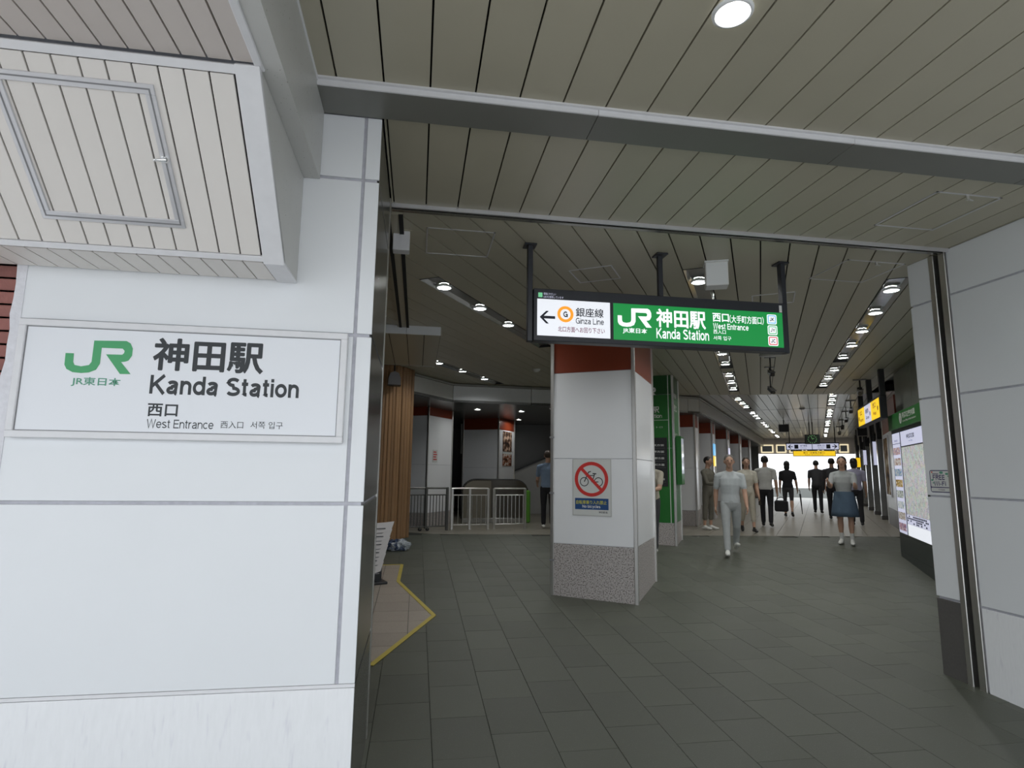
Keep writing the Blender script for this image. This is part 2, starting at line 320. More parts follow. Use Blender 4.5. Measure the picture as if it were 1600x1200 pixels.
def grotesk(parent, body, x0, x1, z0, z1, y, m, w=.10, gap=.065, name='lettering'):
    """stroke-drawn latin lettering fitted to the box, one part per word; z0 is the baseline, z1 the cap height"""
    words = [[]]; x = 0
    for ch in body:
        if ch == ' ': words.append([])
        wd_, st = glyph(ch, w)
        for si, pl in enumerate(st):
            closed = (Vector(pl[0]) - Vector(pl[-1])).length < 1e-4
            P_ = [Vector(p_) for p_ in pl]; n = len(P_); lf, rt = [], []
            for k in range(n):                              # mitred outline of the stroke
                d0 = (P_[k] - P_[k - 1]) if k else ((P_[0] - P_[-2]) if closed else P_[1] - P_[0])
                d1 = (P_[k + 1] - P_[k]) if k < n - 1 else ((P_[1] - P_[0]) if closed else P_[-1] - P_[-2])
                d0 = d0.normalized(); d1 = d1.normalized(); t = (d0 + d1)
                if t.length < .2: t = d0
                t.normalize(); nn = Vector((-t.y, t.x)); ln = min(1.8, 1 / max(.3, nn.dot(Vector((-d0.y, d0.x)))))
                lf.append(P_[k] + nn * w / 2 * ln); rt.append(P_[k] - nn * w / 2 * ln)
            for k in range(n - 1): words[-1].append(([(x + q.x, q.y) for q in (rt[k], rt[k + 1], lf[k + 1], lf[k])], si))
        x += wd_ + gap
    W = x - gap; sx = (x1 - x0) / W; sz = (z1 - z0) / .72; o = None
    for polys in words:
        mb = MB()
        for k, (q, sid) in enumerate(polys): mb.add([(x0 + a * sx, y - sid * 8e-5, z0 + b * sz) for a, b in q], [(0, 1, 2, 3)])
        o = mb.build(name, m, parent)
    return o
def rect(parent, name, x0, x1, z0, z1, y0, y1, m): return MB().box(x0, x1, y0, y1, z0, z1).build(name, m, parent)

# ================================================================== SETTING
# ---------------- floors
N_up = Vector((-.0038, -.04, 1)).normalized()
fq = Vector((0, 0, 1)).rotation_difference(N_up)
def tz(x, y): return .04 * (y + .0951 * x - 4.45)
TRL = lambda x: 11.95 - .0951 * x
base_poly = [(-3.2, 1.5), (4.6, 1.5), (5.6, 4.2), (10.6, TRL(10.6)), (-3.2, TRL(-3.2))]
fl = MB(); n = len(base_poly)
fl.add([(x, y, tz(x, y) - .012) for x, y in base_poly] + [(x, y, tz(x, y) - .25) for x, y in base_poly], [tuple(range(n)), tuple(range(n, 2 * n))[::-1]] + [(i, n + i, n + (i + 1) % n, (i + 1) % n) for i in range(n)])
floor = struct(fl.build('floor', M_grout))
TW, TH, GAP = .357, .50, .0028
tile_me = MB().cham(-TW / 2 + GAP / 2, TW / 2 - GAP / 2, -TH / 2 + GAP / 2, TH / 2 - GAP / 2, -.02, 0, .0008).mesh('floor_tile', M_tile)
def in_poly(x, y, poly):
    s = False
    for i in range(len(poly)):
        a = poly[i]; b = poly[(i + 1) % len(poly)]
        if (a[1] > y) != (b[1] > y) and x < (b[0] - a[0]) * (y - a[1]) / (b[1] - a[1]) + a[0]: s = not s
    return s
tiles = []
pad_poly = [(-.6, 4.7), (-.264, 5.07), (.227, 6.30), (-.18, 7.86), (-.16, 8.93), (-.9, 8.88), (-2, 6)]
for i in range(-8, 32):
    x = .143 + TW * (i + .5)
    for j in range(0, 22):
        y = 1.77 + TH * (j + (.5 if i % 2 else 0))
        if y > 13: continue
        if not (in_poly(x, y, base_poly) and y + TH / 2 < TRL(x) + .25): continue
        if x < -.42 and y < 4.6: continue
        if all(in_poly(x + a_ * TW / 2, y + b_ * TH / 2, pad_poly) for a_ in (-1, 1) for b_ in (-1, 1)): continue
        tiles.append((math.hypot(x, y), x, y))
tiles.sort()
vis = [t for t in tiles if -9 < math.degrees(math.atan2(t[1], t[2])) + 0 < 52]
near = vis[:300]; nearset = set(near)
for _, x, y in near:
    dz = random.uniform(-.0008, .0008)
    y1 = y
    o = put('floor_tile', tile_me, floor, (x, y1, tz(x, y1) + dz)); o.rotation_mode = 'QUATERNION'; o.rotation_quaternion = fq
rest = MB()
for t in tiles:
    if t in nearset: continue
    x, y = t[1], t[2]
    hx, hy = TW / 2 - GAP / 2, min(TH / 2 - GAP / 2, max(.02, TRL(x) - y)) 
    ym = y - TH / 2 + GAP / 2; yM = min(y + TH / 2 - GAP / 2, TRL(x) - .002)
    vs = [(a, b, tz(a, b) + dz) for dz in (-.02, 0) for b in (ym, yM) for a in (x - hx, x + hx)]
    rest.add(vs, [(4, 5, 7, 6), (0, 1, 5, 4), (2, 6, 7, 3), (0, 4, 6, 2), (1, 3, 7, 5)])
ro = rest.build('distant_floor_tiles', M_tile, floor); ro['kind'] = 'stuff'
# street outside
street = struct(MB().prism([(-30, -30), (30, -30), (30, 1.5), (-30, 1.5)], -.5, -.118).build('floor', M_pave))
# beige concourse paving, level
bp_ = [(-6, TRL(-6)), (10.6, TRL(10.6))] + [tuple(P2(a, b)[:2]) for a, b in ((9, 16), (9, 62), (-20, 62), (-20, 20))]
bfl = struct(MB().prism(bp_, -.1, ZF - .008).build('floor', M_grout))
bt = MB(); BW = .42
for i in range(-24, 24):
    for j in range(0, 62):
        x0, c0 = i * BW * 1.0, 9.8 + j * BW
        q = [P2(x0 + .003, c0 + .003), P2(x0 + BW - .003, c0 + .003), P2(x0 + BW - .003, c0 + BW - .003), P2(x0 + .003, c0 + BW - .003)]
        poly = [(p.x, p.y) for p in q]
        poly = clip(poly, -.0951, -1, -11.957)
        if len(poly) < 3: continue
        if max(p[0] for p in poly) < -4 : continue
        bt.prism(poly, ZF - .03, ZF)
bo = bt.build('paving_tiles', M_btile, bfl); bo['kind'] = 'stuff'
# pinkish stone corner with yellow edging
pad = struct(MB().add([(x, y, tz(x, y) - .002) for x, y in pad_poly] , [tuple(range(len(pad_poly)))]).build('floor', M_grout))
pc = 0
for i in range(-5, 1):
    for j in range(0, 12):
        x0, y0 = -.03 + i * .36, 4.7 + j * .36
        poly = [(x0 + .003, y0 + .003), (x0 + .357, y0 + .003), (x0 + .357, y0 + .357), (x0 + .003, y0 + .357)]
        # clip against the convex pieces of the corner
        for piece in ([(-.264, 5.07), (.227, 6.30), (-.18, 7.86), (-2, 7.86), (-2, 4.9)], [(-.18, 7.86), (-.16, 8.93), (-2, 8.85), (-2, 7.86)]):
            q = poly
            for k in range(len(piece)):
                a = piece[k]; b = piece[(k + 1) % len(piece)]; nx, ny = (b[1] - a[1]), -(b[0] - a[0])
                q = clip(q, nx, ny, nx * a[0] + ny * a[1])
                if len(q) < 3: break
            if len(q) >= 3:
                mb = MB(); nn = len(q)
                mb.add([(a, b, tz(a, b) + .004) for a, b in q] + [(a, b, tz(a, b) - .02) for a, b in q], [tuple(range(nn))] + [(k, nn + k, nn + (k + 1) % nn, (k + 1) % nn) for k in range(nn)])
                mb.build('stone_tile', M_btile2, pad)
def strip(a, b, wd, z0, h, m, name, parent):
    a = Vector(a); b = Vector(b); d = (b - a).normalized(); nrm = Vector((-d.y, d.x)) * wd / 2
    q = [a + nrm, a - nrm, b - nrm, b + nrm]; mb = MB()
    mb.add([(p.x, p.y, tz(p.x, p.y) + z0) for p in q] + [(p.x, p.y, tz(p.x, p.y) + z0 + h) for p in q], [(3, 2, 1, 0), (4, 5, 6, 7), (0, 1, 5, 4), (1, 2, 6, 5), (2, 3, 7, 6), (3, 0, 4, 7)])
    return mb.build(name, m, parent)
ys = thing('edge_strip', 'yellow anti-slip edging bent around the pinkish stone floor corner', 'floor strip', (0, 0, 0))
pts = [(-.30, 4.98), (.227, 6.30), (-.18, 7.86), (-.16, 8.93), (-.55, 8.90)]
for a, b in zip(pts, pts[1:]): strip(a, b, .045 if b[0] > -.5 else .03, .004, .004, M_yellow, 'strip_length', ys)

# ---------------- front-left white wall
wl = struct(MB().prism([(-8.2, YF + .012), (XL - .012, YF + .012), (XL - .012, 3.86), (-.42, 3.86), (-.42, YF + .3), (-8.2, YF + .3)], -.12, 3.6).build('wall_left', M_joint))
ROWS = [(-.12, .586), (.604, 1.381), (1.397, 2.180), (2.196, 2.978), (2.994, 3.325)]
for k, (z0, z1) in enumerate(ROWS):
    if k == 0:
        MB().cham(-1.765, XL, YF - .004, YF + .012, z0, z1, .002).build('wall_panel', M_stain, wl)
    else:
        MB().cham(-1.765, -.325, YF, YF + .012, z0, z1, .002).build('wall_panel', M_white, wl)
        MB().cham(-.309, XL, YF, YF + .012, z0, z1, .002).build('wall_panel', M_white, wl)
    MB().cham(XL - .012, XL, YF + .016, 3.80, z0, z1, .002).build('side_panel', M_steeld, wl)
MB().cham(XL - .012, XL + .004, 3.81, 3.87, -.12, 3.36, .004).build('corner_trim', M_steel, wl)
MB().box(-1.76, -.2385, YF + .002, YF + .011, .588, .602).build('joint_strip', M_trimw, wl)
# brick beyond the white cladding
wb = struct(MB().box(-8.2, -1.79, YF + .012, YF + .2, -.12, 3.0).build('wall_far_left', M_mortar))
brick_me = MB().cham(0, .20, 0, .03, 0, .052, .003).mesh('brick', M_brick)
for j in range(0, 52):
    for i in range(0, 4):
        x = -1.800 - .2 - i * .21 - (.105 if j % 2 else 0)
        if j % 2 and i == 0:
            put('brick', brick_me, wb, (-1.800 - .096, YF + .004, -.1 + j * .0605)).scale = (.48, 1, 1)
        if -.1 + j * .0605 < 2.45: put('brick', brick_me, wb, (x, YF + .004, -.1 + j * .0605))
ck = MB()
zs = [-.1 + i * .07 for i in range(38)]
prev = None; vs = []
for z in zs:
    a = -1.802 - random.uniform(0, .012); vs += [(a, YF + .012, z), (a + .006, YF - .004, z), (-1.760, YF - .003, z), (-1.759, YF + .012, z)]
fs = [(4 * i + k, 4 * i + k + 1, 4 * i + k + 5, 4 * i + k + 4) for i in range(len(zs) - 1) for k in range(3)]
struct(ck.add(vs, fs).build('trim_1', M_caulk))

# ---------------- right wall
rw = struct(MB().prism([(XR + .014, -3), (XR + .014, 3.95), (XR + .09, 3.95), (XR + .09, 4.06), (XR + .014, 4.06), (XR + .014, 4.285), (5.39, 4.285), tuple(P1(2.30, 12.25)[:2]), tuple(P1(2.55, 12.25)[:2]), (7.5, 4.0), (7.5, -3)], -.3, 3.6).build('wall_right', M_joint))
for k, (z0, z1) in enumerate(ROWS):
    z0 = -.06 if k == 0 else z0; z1 = 3.36 if k == 4 else z1
    for (a, b) in ((-.40, 1.155), (1.17, 2.35), (2.365, 3.915)):
        MB().cham(XR, XR + .014, a, b, z0, z1, .002).build('wall_panel', M_stain if k == 0 else M_white, rw)
    MB().cham(XR, XR + .014, 4.085, 4.292, z0, z1, .002).build('wall_panel', M_granited if k == 0 else M_white, rw)
    MB().box(XR + .004, 4.36, 4.2855, 4.30, z0, z1).build('end_panel', M_white if k else M_granited, rw)
MB().box(XR + .055, XR + .088, 3.99, 4.035, -.1, 3.36).build('shutter_slot', M_groove, rw)
for a, b in ((3.93, 3.99), (4.035, 4.085)): MB().cham(XR - .006, XR + .085, a, b, -.06, 3.36, .004).build('shutter_guide', M_steel, rw)
# corridor face of the right block: dull panels above and beside the map board
for i in range(6):
    c0 = 4.9 + i * 1.22
    for z0, z1 in ((-.1, .62), (.63, 1.55), (1.56, 2.45), (2.46, 3.35)):
        p = MB().cham(0, .02, 0, 1.205, z0, z1, .002).build('wall_panel', mat('dull_olive_panel', (.27, .28, .25), .3, nscale=2, namp=.08) if z0 > 2 else M_white, rw, P1(2.28, c0), (0, 0, -A1))

# ---------------- ceilings made of metal boards
def planks(name_parent, poly, ax, off, pitch, z, m, backing=M_groove, gap=.011, th=.02, holes=(), zback=None):
    """poly: convex outline (x,y). ax: unit vector across the boards. Boards lie on off+k*pitch."""
    par = struct(MB().prism(poly, z + .055, (zback or z + .16)).build(name_parent, backing))
    ds = [p[0] * ax[0] + p[1] * ax[1] for p in poly]; k0 = math.floor((min(ds) - off) / pitch); k1 = math.ceil((max(ds) - off) / pitch)
    al = (-ax[1], ax[0])                                   # along the boards
    for k in range(k0, k1):
        lo, hi = off + k * pitch + gap / 2, off + (k + 1) * pitch - gap / 2
        q = clip(clip(poly, ax[0], ax[1], hi), -ax[0], -ax[1], -lo)
        if len(q) < 3: continue
        segs = [q]
        for (hk, a, b) in holes:
            if hk == k:
                new = []
                for s_ in segs:
                    for t in (clip(s_, al[0], al[1], a), clip(s_, -al[0], -al[1], -b)):
                        if len(t) >= 3: new.append(t)
                segs = new
        for s_ in segs: MB().prism(s_, z, z + th).build('ceiling_panel', m, par)
    return par
# canopy outside (boards run into the station)
ceilA = planks('ceiling', [(-.525, -.7), (4.6, -.7), (4.6, 2.622), (-.525, 2.622)], (1, 0), 0, .2182, ZC, M_plank, gap=.009)
ceilB = planks('ceiling', [(XL + .005, 2.852), (XR, 2.852), (XR, 3.885), (XL + .005, 3.885)], (1, 0), 0, .2182, ZC, M_plank, gap=.009)
# concourse ceiling follows the passage; lamp troughs take the place of a board
OFF, PIT = -1.0, .2168
def slot(r): return math.floor((r - OFF) / PIT)
def slotc(r): return OFF + (slot(r) + .5) * PIT
STRIPS = [(slotc(1.30), [(6.20, 10.68), (11.05, 13.85)]), (slotc(-.458), [(5.27, 10.70), (11.10, 13.85)]), (slotc(-2.843), [(4.66, 8.0), (8.9, 11.0)]), (slotc(-5.0), [(8.25, 11.2)])]
holes = []
# Cv direction = (-ax.y, ax.x) with ax=Rv : (sin, cos) ok
for rr, gs in STRIPS:
    for a, b in gs: holes.append((slot(rr), a, b))
polyC = [(-3.1, 3.975), (5.22, 3.975), (9.98, 11.64), (-3.1, 15.85)]
ceilC = planks('ceiling', polyC, (Rv.x, Rv.y), OFF, PIT, ZC, M_plank, holes=holes)
PIT2 = .2065; OFF2 = -1.665 - PIT2 / 2
polyD = [(5.6, 13.05), (9.98, 11.64), tuple(P2(2.3, 14.6)[:2]), tuple(P2(2.3, 33.4)[:2]), tuple(P2(-2.9, 33.4)[:2]), tuple(P2(-2.9, 15)[:2])]
polyD = [tuple(P2(2.2, 14.55)[:2])] + [tuple(P2(2.2, 33.4)[:2]), tuple(P2(-2.6, 33.4)[:2])] + [(6.05, 12.905), (9.98, 11.64)]
G2 = [(14.9, 17.7), (18.6, 21.4), (22.3, 25.1), (26.0, 28.8), (29.7, 32.5)]
holes2 = [(0, a, b) for a, b in G2] + [(10, a, b) for a, b in G2]
ceilD = planks('ceiling', polyD, (R2.x, R2.y), OFF2, PIT2, ZC, M_plank2, holes=holes2)
# cross joints of the far ceiling
for cc in (18.15, 22.0, 25.6, 29.3):
    MB().box(-2.5, 2.1, -.008, .008, -.003, .004).build('cross_joint', M_groove, ceilD, P2(0, cc, ZC), (0, 0, -A2))
# unseen slab added above everything to keep the daylight out
struct(MB().prism([(-8.2, -.8), (8, -.8), (8, 4), (14, 9), tuple(P2(9, 33.6)[:2]), tuple(P2(-20, 33.6)[:2]), (-8.2, 20)], 3.61, 3.75).build('ceiling', M_dwall))

# canopy over the wall sign: boards, inclined face and soffit
PX0, PXP = -.695, .085
lowc = struct(MB().box(-8.0, -.60, -.7, 2.03, 3.002, 3.2).build('ceiling', M_groove))  # slab runs on unseen past the boards, lengthened to hold back sky light
for k in range(26):
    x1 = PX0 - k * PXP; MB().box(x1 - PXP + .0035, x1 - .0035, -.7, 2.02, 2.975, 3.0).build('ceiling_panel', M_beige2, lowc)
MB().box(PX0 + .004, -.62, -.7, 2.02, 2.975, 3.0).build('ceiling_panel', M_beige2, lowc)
MB().cham(-.622, -.592, -.7, 2.05, 2.962, 3.0, .003).build('edge_trim', M_trimw, lowc)
# inclined face
i0 = Vector((0, 2.028, 2.957)); i1 = Vector((0, 2.581, 2.436)); idr = (i1 - i0).normalized(); inn = Vector((0, idr.z, -idr.y)) ; IL = (i1 - i0).length
box = struct(MB().add([(x, p[0], p[1]) for x in (-8.0, -.612) for p in ((2.05, 2.965), (2.60, 2.446), (2.845, 2.446), (2.845, 2.965))], [(0, 1, 2, 3), (7, 6, 5, 4), (0, 4, 5, 1), (1, 5, 6, 2), (2, 6, 7, 3), (3, 7, 4, 0)]).build('ceiling', M_groove))  # also lengthened out of view to the left to block sky light
ang = math.atan2(-(i1.z - i0.z), i1.y - i0.y)
def incl(x0, x1, t0, t1, d0, d1, m, name, par=None, b=.0015):
    o = MB().cham(x0, x1, t0 * IL, t1 * IL, d0, d1, b).build(name, m, par or box)
    o.location = i0; o.rotation_euler = (-ang, 0, 0); return o
for k in range(26):
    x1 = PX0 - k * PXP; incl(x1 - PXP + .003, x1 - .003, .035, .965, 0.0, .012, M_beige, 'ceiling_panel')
    MB().box(x1 - PXP + .003, x1 - .003, 2.60, 2.84, 2.436, 2.446).build('ceiling_panel', M_beige, box)
MB().box(PX0 + .003, -.62, 2.60, 2.84, 2.436, 2.446).build('ceiling_panel', M_beige, box)
incl(-8.0, PX0 + .008, -.01, .03, -.006, .012, M_trimw, 'edge_trim'); incl(-8.0, PX0 + .008, .968, 1.0, -.006, .012, M_trimw, 'edge_trim')
incl(-.688, -.602, -.015, 1.012, -.010, .012, M_trimw, 'end_trim')
MB().add([(x, p[0], p[1]) for x in (-.688, -.600) for p in ((2.575, 2.428), (2.845, 2.428), (2.845, 2.436), (2.575, 2.436))], [(0, 1, 2, 3), (7, 6, 5, 4), (0, 4, 5, 1), (1, 5, 6, 2), (2, 6, 7, 3), (3, 7, 4, 0)]).build('end_trim', M_trimw, box)
MB().add([(x, p[0], p[1]) for x in (-.612, -.602) for p in ((2.035, 2.968), (2.59, 2.430), (2.846, 2.430), (2.846, 2.968))], [(0, 1, 2, 3), (7, 6, 5, 4), (0, 4, 5, 1), (1, 5, 6, 2), (2, 6, 7, 3), (3, 7, 4, 0)]).build('end_panel', M_fasc, box)
# inspection hatch in the inclined face
hatch = thing('inspection_hatch', 'grey framed inspection hatch in the inclined face above the wall sign', 'hatch', i0); hatch.rotation_euler = (-ang, 0, 0)
hx0, hx1, ht0, ht1 = -1.505, -.975, .115 * IL, .83 * IL
for q in ((hx0, hx1, ht0, ht0 + .035), (hx0, hx1, ht1 - .035, ht1), (hx0, hx0 + .035, ht0 + .035, ht1 - .035), (hx1 - .035, hx1, ht0 + .035, ht1 - .035)):
    MB().cham(*q, -.007, .001, .002).build('hatch_frame', M_alu, hatch)
for q in ((hx0 + .014, hx1 - .014, ht0 + .014, ht0 + .019), (hx0 + .014, hx1 - .014, ht1 - .019, ht1 - .014), (hx0 + .014, hx0 + .019, ht0 + .019, ht1 - .019), (hx1 - .019, hx1 - .014, ht0 + .019, ht1 - .019)):
    MB().box(*q, -.0085, -.006).build('frame_bead', M_grey_p, hatch)
lt = MB(); lx, ly = -.990, .462 * IL
lt.cyl((lx, ly, -.007), (lx, ly, -.012), .013, 16); lt.cyl((lx, ly, -.012), (lx - .028, ly - .004, -.03), .010, 14, .004); lt.sphere((lx - .030, ly - .004, -.031), .006); lt.sphere((lx - .006, ly - .012, -.014), .005)
smooth_angle(lt.build('latch', M_refl, hatch))
# beam between the two canopies
bm_ = struct(MB().box(-.607, -.525, -.7, 2.845, 2.97, 3.36).build('trim_2', M_fasc))
MB().cham(-.535, -.519, -.7, 2.62, 3.345, 3.362, .002).build('edge_trim', M_trimw, bm_)
MB().box(-.6075, -.6065, 2.03, 2.845, 2.962, 2.972).build('edge_trim', M_trimw, bm_)
# cross beam over the entrance
xb = struct(MB().box(-.525, 4.6, 2.63, 2.846, 3.34, 3.6).build('trim_3', M_groove))
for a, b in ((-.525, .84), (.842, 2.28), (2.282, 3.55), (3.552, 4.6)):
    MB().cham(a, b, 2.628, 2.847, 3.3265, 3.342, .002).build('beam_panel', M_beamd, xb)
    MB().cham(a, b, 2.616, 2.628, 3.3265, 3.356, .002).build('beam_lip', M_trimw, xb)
MB().box(-.525, 4.6, 2.600, 2.616, 3.352, 3.362).build('beam_lip', M_trimw, xb)
# shutter slot header
hd = struct(MB().box(XL + .004, XR + .06, 3.888, 3.972, 3.35, 3.6).build('trim_4', M_groove))
MB().cham(XL + .004, XR, 3.885, 3.903, 3.335, 3.372, .002).build('slot_lip', M_alu, hd)
MB().cham(XL + .004, XR, 3.935, 3.975, 3.338, 3.372, .002).build('slot_lip', M_steeld, hd)

# ---------------- concourse ceiling details
def outline(parent, pts, wd, z, m):
    for i in range(len(pts)):
        a = Vector(pts[i]); b = Vector(pts[(i + 1) % len(pts)]); d = (b - a).normalized(); nrm = Vector((-d.y, d.x)) * wd
        MB().prism([tuple(a), tuple(b), tuple(b + nrm), tuple(a + nrm)], z - .004, z + .004).build('hatch_frame', m, parent)
for lab, pts in (('slim framed ceiling hatch close behind the shutter slot, beside the white cladding', [(.01, 4.256), (.536, 4.256), (.536, 4.795), (.01, 4.795)]),
                 ('small framed ceiling hatch above the orange-ringed part of the hanging sign', [tuple(P1(*q)[:2]) for q in ((-1.53, 4.92), (-1.13, 4.92), (-1.13, 5.30), (-1.53, 5.30))]),
                 ('slim framed ceiling hatch next to the tall grey pillar by the shutter slot', [(3.555, 4.255), (4.11, 4.255), (4.11, 4.77), (3.555, 4.77)]),
                 ('small framed ceiling hatch just above the far end of the hanging sign', [tuple(P1(*q)[:2]) for q in ((0, 6.32), (.41, 6.32), (.41, 6.72), (0, 6.72))]),
                 ('square framed ceiling hatch with a catch between the beam and shutter slot', [(3.24, 3.065), (3.73, 3.065), (3.73, 3.6), (3.24, 3.6)])):
    cx = sum(p[0] for p in pts) / 4; cy = sum(p[1] for p in pts) / 4
    h = thing('ceiling_hatch', lab, 'hatch', (cx, cy, ZC), 0, 'framed hatches in the ceiling')
    outline(h, [(p[0] - cx, p[1] - cy) for p in pts], .011, 0, M_alu)
    if 'catch' in lab or 'pillar' in lab:
        MB().cyl((0.0, -.25, .0), (0.0, -.25, -.03), .012, 10).cyl((0, -.25, -.025), (.035, -.25, -.032), .005, 8).build('catch', M_steel, h)
# slots along the shutter box on the near side
sl = struct(MB().box(-.30, -.165, 4.0, 7.36, 3.33, 3.36).build('trim_5', M_plank))
for x in (-.175, -.265): MB().box(x - .016, x + .016, 4.0, 7.36, 3.324, 3.335).build('track_groove', M_groove, sl)
db = struct(MB().box(-1.6, .245, 7.40, 9.70, 3.262, 3.36).build('trim_6', M_groove))
for a, b in ((-1.30, -1.08), (-1.08, -.855), (-.855, -.635), (-.635, -.41), (-.41, -.185), (-.185, .035), (.035, .245)):
    MB().box(a + .005, b - .005, 7.40, 9.69, 3.25, 3.264).build('ceiling_panel', M_plank, db)
for a, b in ((-.70, -.19), (-.19, .245)): MB().cham(a + .002, b - .002, 7.38, 7.40, 3.25, 3.361, .002).build('fascia_panel', M_white, db)
MB().box(.245, .255, 7.385, 9.70, 3.25, 3.361).build('fascia_panel', M_plank, db)
MB().box(-1.3, .25, 9.69, 9.71, 3.245, 3.262).build('edge_trim', M_steeld, db)
MB().box(-.26, -.10, 4.06, 4.30, 3.14, 3.325).build('shutter_end_box', M_trimw, db) if False else None
seb = thing('shutter_box', 'small white box high on the steel edge of the white cladding', 'box', (-.20, 4.34, 3.20))
MB().cham(-.04, .085, 0, .09, 0, .155, .003).build('case', M_trimw, seb); MB().box(-.04, .10, -.012, .10, .155, .163).build('lid', M_plank, seb)

# low soffit and fascia around the ticket hall
FP = [(-.101, 11.07), (.70, 12.23), (4.3, 12.45), (6.63, 13.07)] + [tuple(P2(-2.46, 33.4)[:2])]
ZS = 2.955
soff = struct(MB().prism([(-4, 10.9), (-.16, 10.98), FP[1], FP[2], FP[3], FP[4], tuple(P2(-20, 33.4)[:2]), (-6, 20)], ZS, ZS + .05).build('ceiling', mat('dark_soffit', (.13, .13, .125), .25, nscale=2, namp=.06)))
fa = struct(MB().box(0, .01, 0, .01, 3.2, 3.21).build('trim_7', M_groove, None, (1, 13, 0)))
fa.location = (0, 0, 0)
def fascia(a, b, cuts, m):
    a = Vector(a).to_3d(); b = Vector(b).to_3d(); d = b - a; Ln = d.length; rz = math.atan2(d.y, d.x)
    ts = [0] + cuts + [1]
    for t0, t1 in zip(ts, ts[1:]):
        MB().cham(t0 * Ln + .006, t1 * Ln - .006, 0, .03, ZS, 3.30, .002).build('fascia_panel', m, fa, a, (0, 0, rz))
    MB().cham(0, Ln, -.02, .05, 3.305, 3.345, .003).build('fascia_rail', M_beam, fa, a, (0, 0, rz))
fascia(FP[0], FP[1], [], M_fasc); fascia(FP[1], FP[2], [.47, .8], M_white); fascia(FP[2], FP[3], [.5, .86], M_fasc); fascia(FP[3], FP[4], [.2, .4, .6, .8], M_beam)

# ---------------- enclosing walls far inside
def wallseg(pts, z0, z1, th, m, name):
    mb = MB()
    for a, b in zip(pts, pts[1:]):
        a = Vector(a); b = Vector(b); d = (b - a).normalized(); nr = Vector((-d.y, d.x)) * th
        mb.prism([tuple(a - d * .02), tuple(b + d * .02), tuple(b + d * .02 + nr), tuple(a - d * .02 + nr)], z0, z1)
    return struct(mb.build(name, m))
wallseg([(-3.1, 3.0), (-3.1, 9.0), (-4.2, 19), (4.6, 21.0), tuple(P2(-5.2, 22.5)[:2]), tuple(P2(-5.2, 33.4)[:2])], -.2, 3.62, -.15, M_dwall, 'wall_back')
# transom with lit windows across the far exit
tr = struct(MB().box(-5.3, 3.2, 0, .12, 2.58, 3.62).build('wall_exit', mat('pale_exit_wall', (.80, .76, .77), .5), None, P2(0, 33.5), (0, 0, -A2)))
for i, (a, b) in enumerate(((-2.60, -2.01), (-1.87, -1.40), (-1.26, -.62), (-.5, .10), (.25, .85), (.98, 1.40))):
    wn = struct(MB().box(a, b, -.03, .0, 2.64, 3.06).build('window_%d' % (i + 1), M_warm, None, P2(0, 33.5), (0, 0, -A2)))
    MB().box(a + .06, b - .06, -.04, -.031, 2.70, 3.0).build('pane', M_winglass, wn)
wallseg([tuple(P2(-5.2, 33.4)[:2]), tuple(P2(-2.75, 33.45)[:2])], -.2, 3.62, -.15, M_dwall, 'wall_exit_side')
# right side of the passage beyond the map board
wr = struct(MB().box(0, .2, 0, 3.4, -.1, 3.62).build('wall_passage', M_joint, None, P2(1.62, 15.6), (0, 0, -A2)))
for i in range(2):
    for z0, z1, m in ((.3, .72, M_granited), (.725, 1.72, M_white), (1.725, 2.62, M_white), (2.625, 3.36, M_brown)):
        MB().cham(-.02, 0, i * 1.5 + .004, i * 1.5 + 1.496, z0, z1, .002).build('wall_panel', m, wr)
        if i == 0: MB().cham(0, .4, -.02, 0, z0, z1, .002).build('wall_panel', m, wr)
MB().cham(-.03, .02, 3.0, 3.16, .3, 3.36, .004).build('corner_trim', M_steel, wr)
wallseg([tuple(P1(2.40, 12.2)[:2]), tuple(P2(3.4, 15.0)[:2]), tuple(P2(3.4, 33.4)[:2]), tuple(P2(2.4, 33.5)[:2])], -.2, 3.62, -.15, M_dwall, 'wall_far_right')
struct(MB().box(1.66, 3.4, -1.0, 18.2, 2.9, 3.62).build('trim_8', M_dwall, None, P2(0, 16.5), (0, 0, -A2)))

# ================================================================== LAMPS
lamp_cache = {}
def lamp_meshes(rad, lens_m, flush=False):
    k = (rad, lens_m.name, flush)
    if flush and k not in lamp_cache:
        ring = MB().ring(0, 0, 0, [(rad * 1.30, .0), (rad * 1.28, -.008), (rad * 1.10, -.013), (rad * 1.02, -.008)], 32).mesh('trim_ring', M_ring, True)
        refl = MB().ring(0, 0, 0, [(rad * 1.02, -.008), (rad * .8, -.003), (rad * .62, -.002)], 32).mesh('reflector', mat('glowing_reflector', (.9, .9, .9), .3, emit=1.2, ecol=(1, 1, 1)), True)  # ring glows by itself in place of light caught from the lens
        lens = MB().add([(0, 0, -.006)] + [(rad * .62 * math.cos(i * math.pi / 12), rad * .62 * math.sin(i * math.pi / 12), -.0025) for i in range(24)], [(0, 1 + (i + 1) % 24, 1 + i) for i in range(24)]).mesh('lens', lens_m)
        lamp_cache[k] = (ring, refl, lens)
    if k not in lamp_cache:
        ring = MB().ring(0, 0, 0, [(rad * 1.22, .004), (rad * 1.2, -.006), (rad * 1.02, -.008), (rad, .0)], 24).mesh('trim_ring', M_ring, True)
        refl = MB().ring(0, 0, 0, [(rad, 0), (rad * .86, .02), (rad * .68, .032)], 24).mesh('reflector', M_refl, True)
        lens = MB().add([(0, 0, .028)] + [(rad * .72 * math.cos(i * math.pi / 9), rad * .72 * math.sin(i * math.pi / 9), .030) for i in range(18)], [(0, 1 + (i + 1) % 18, 1 + i) for i in range(18)]).mesh('lens', lens_m)
        lamp_cache[k] = (ring, refl, lens)
    return lamp_cache[k]
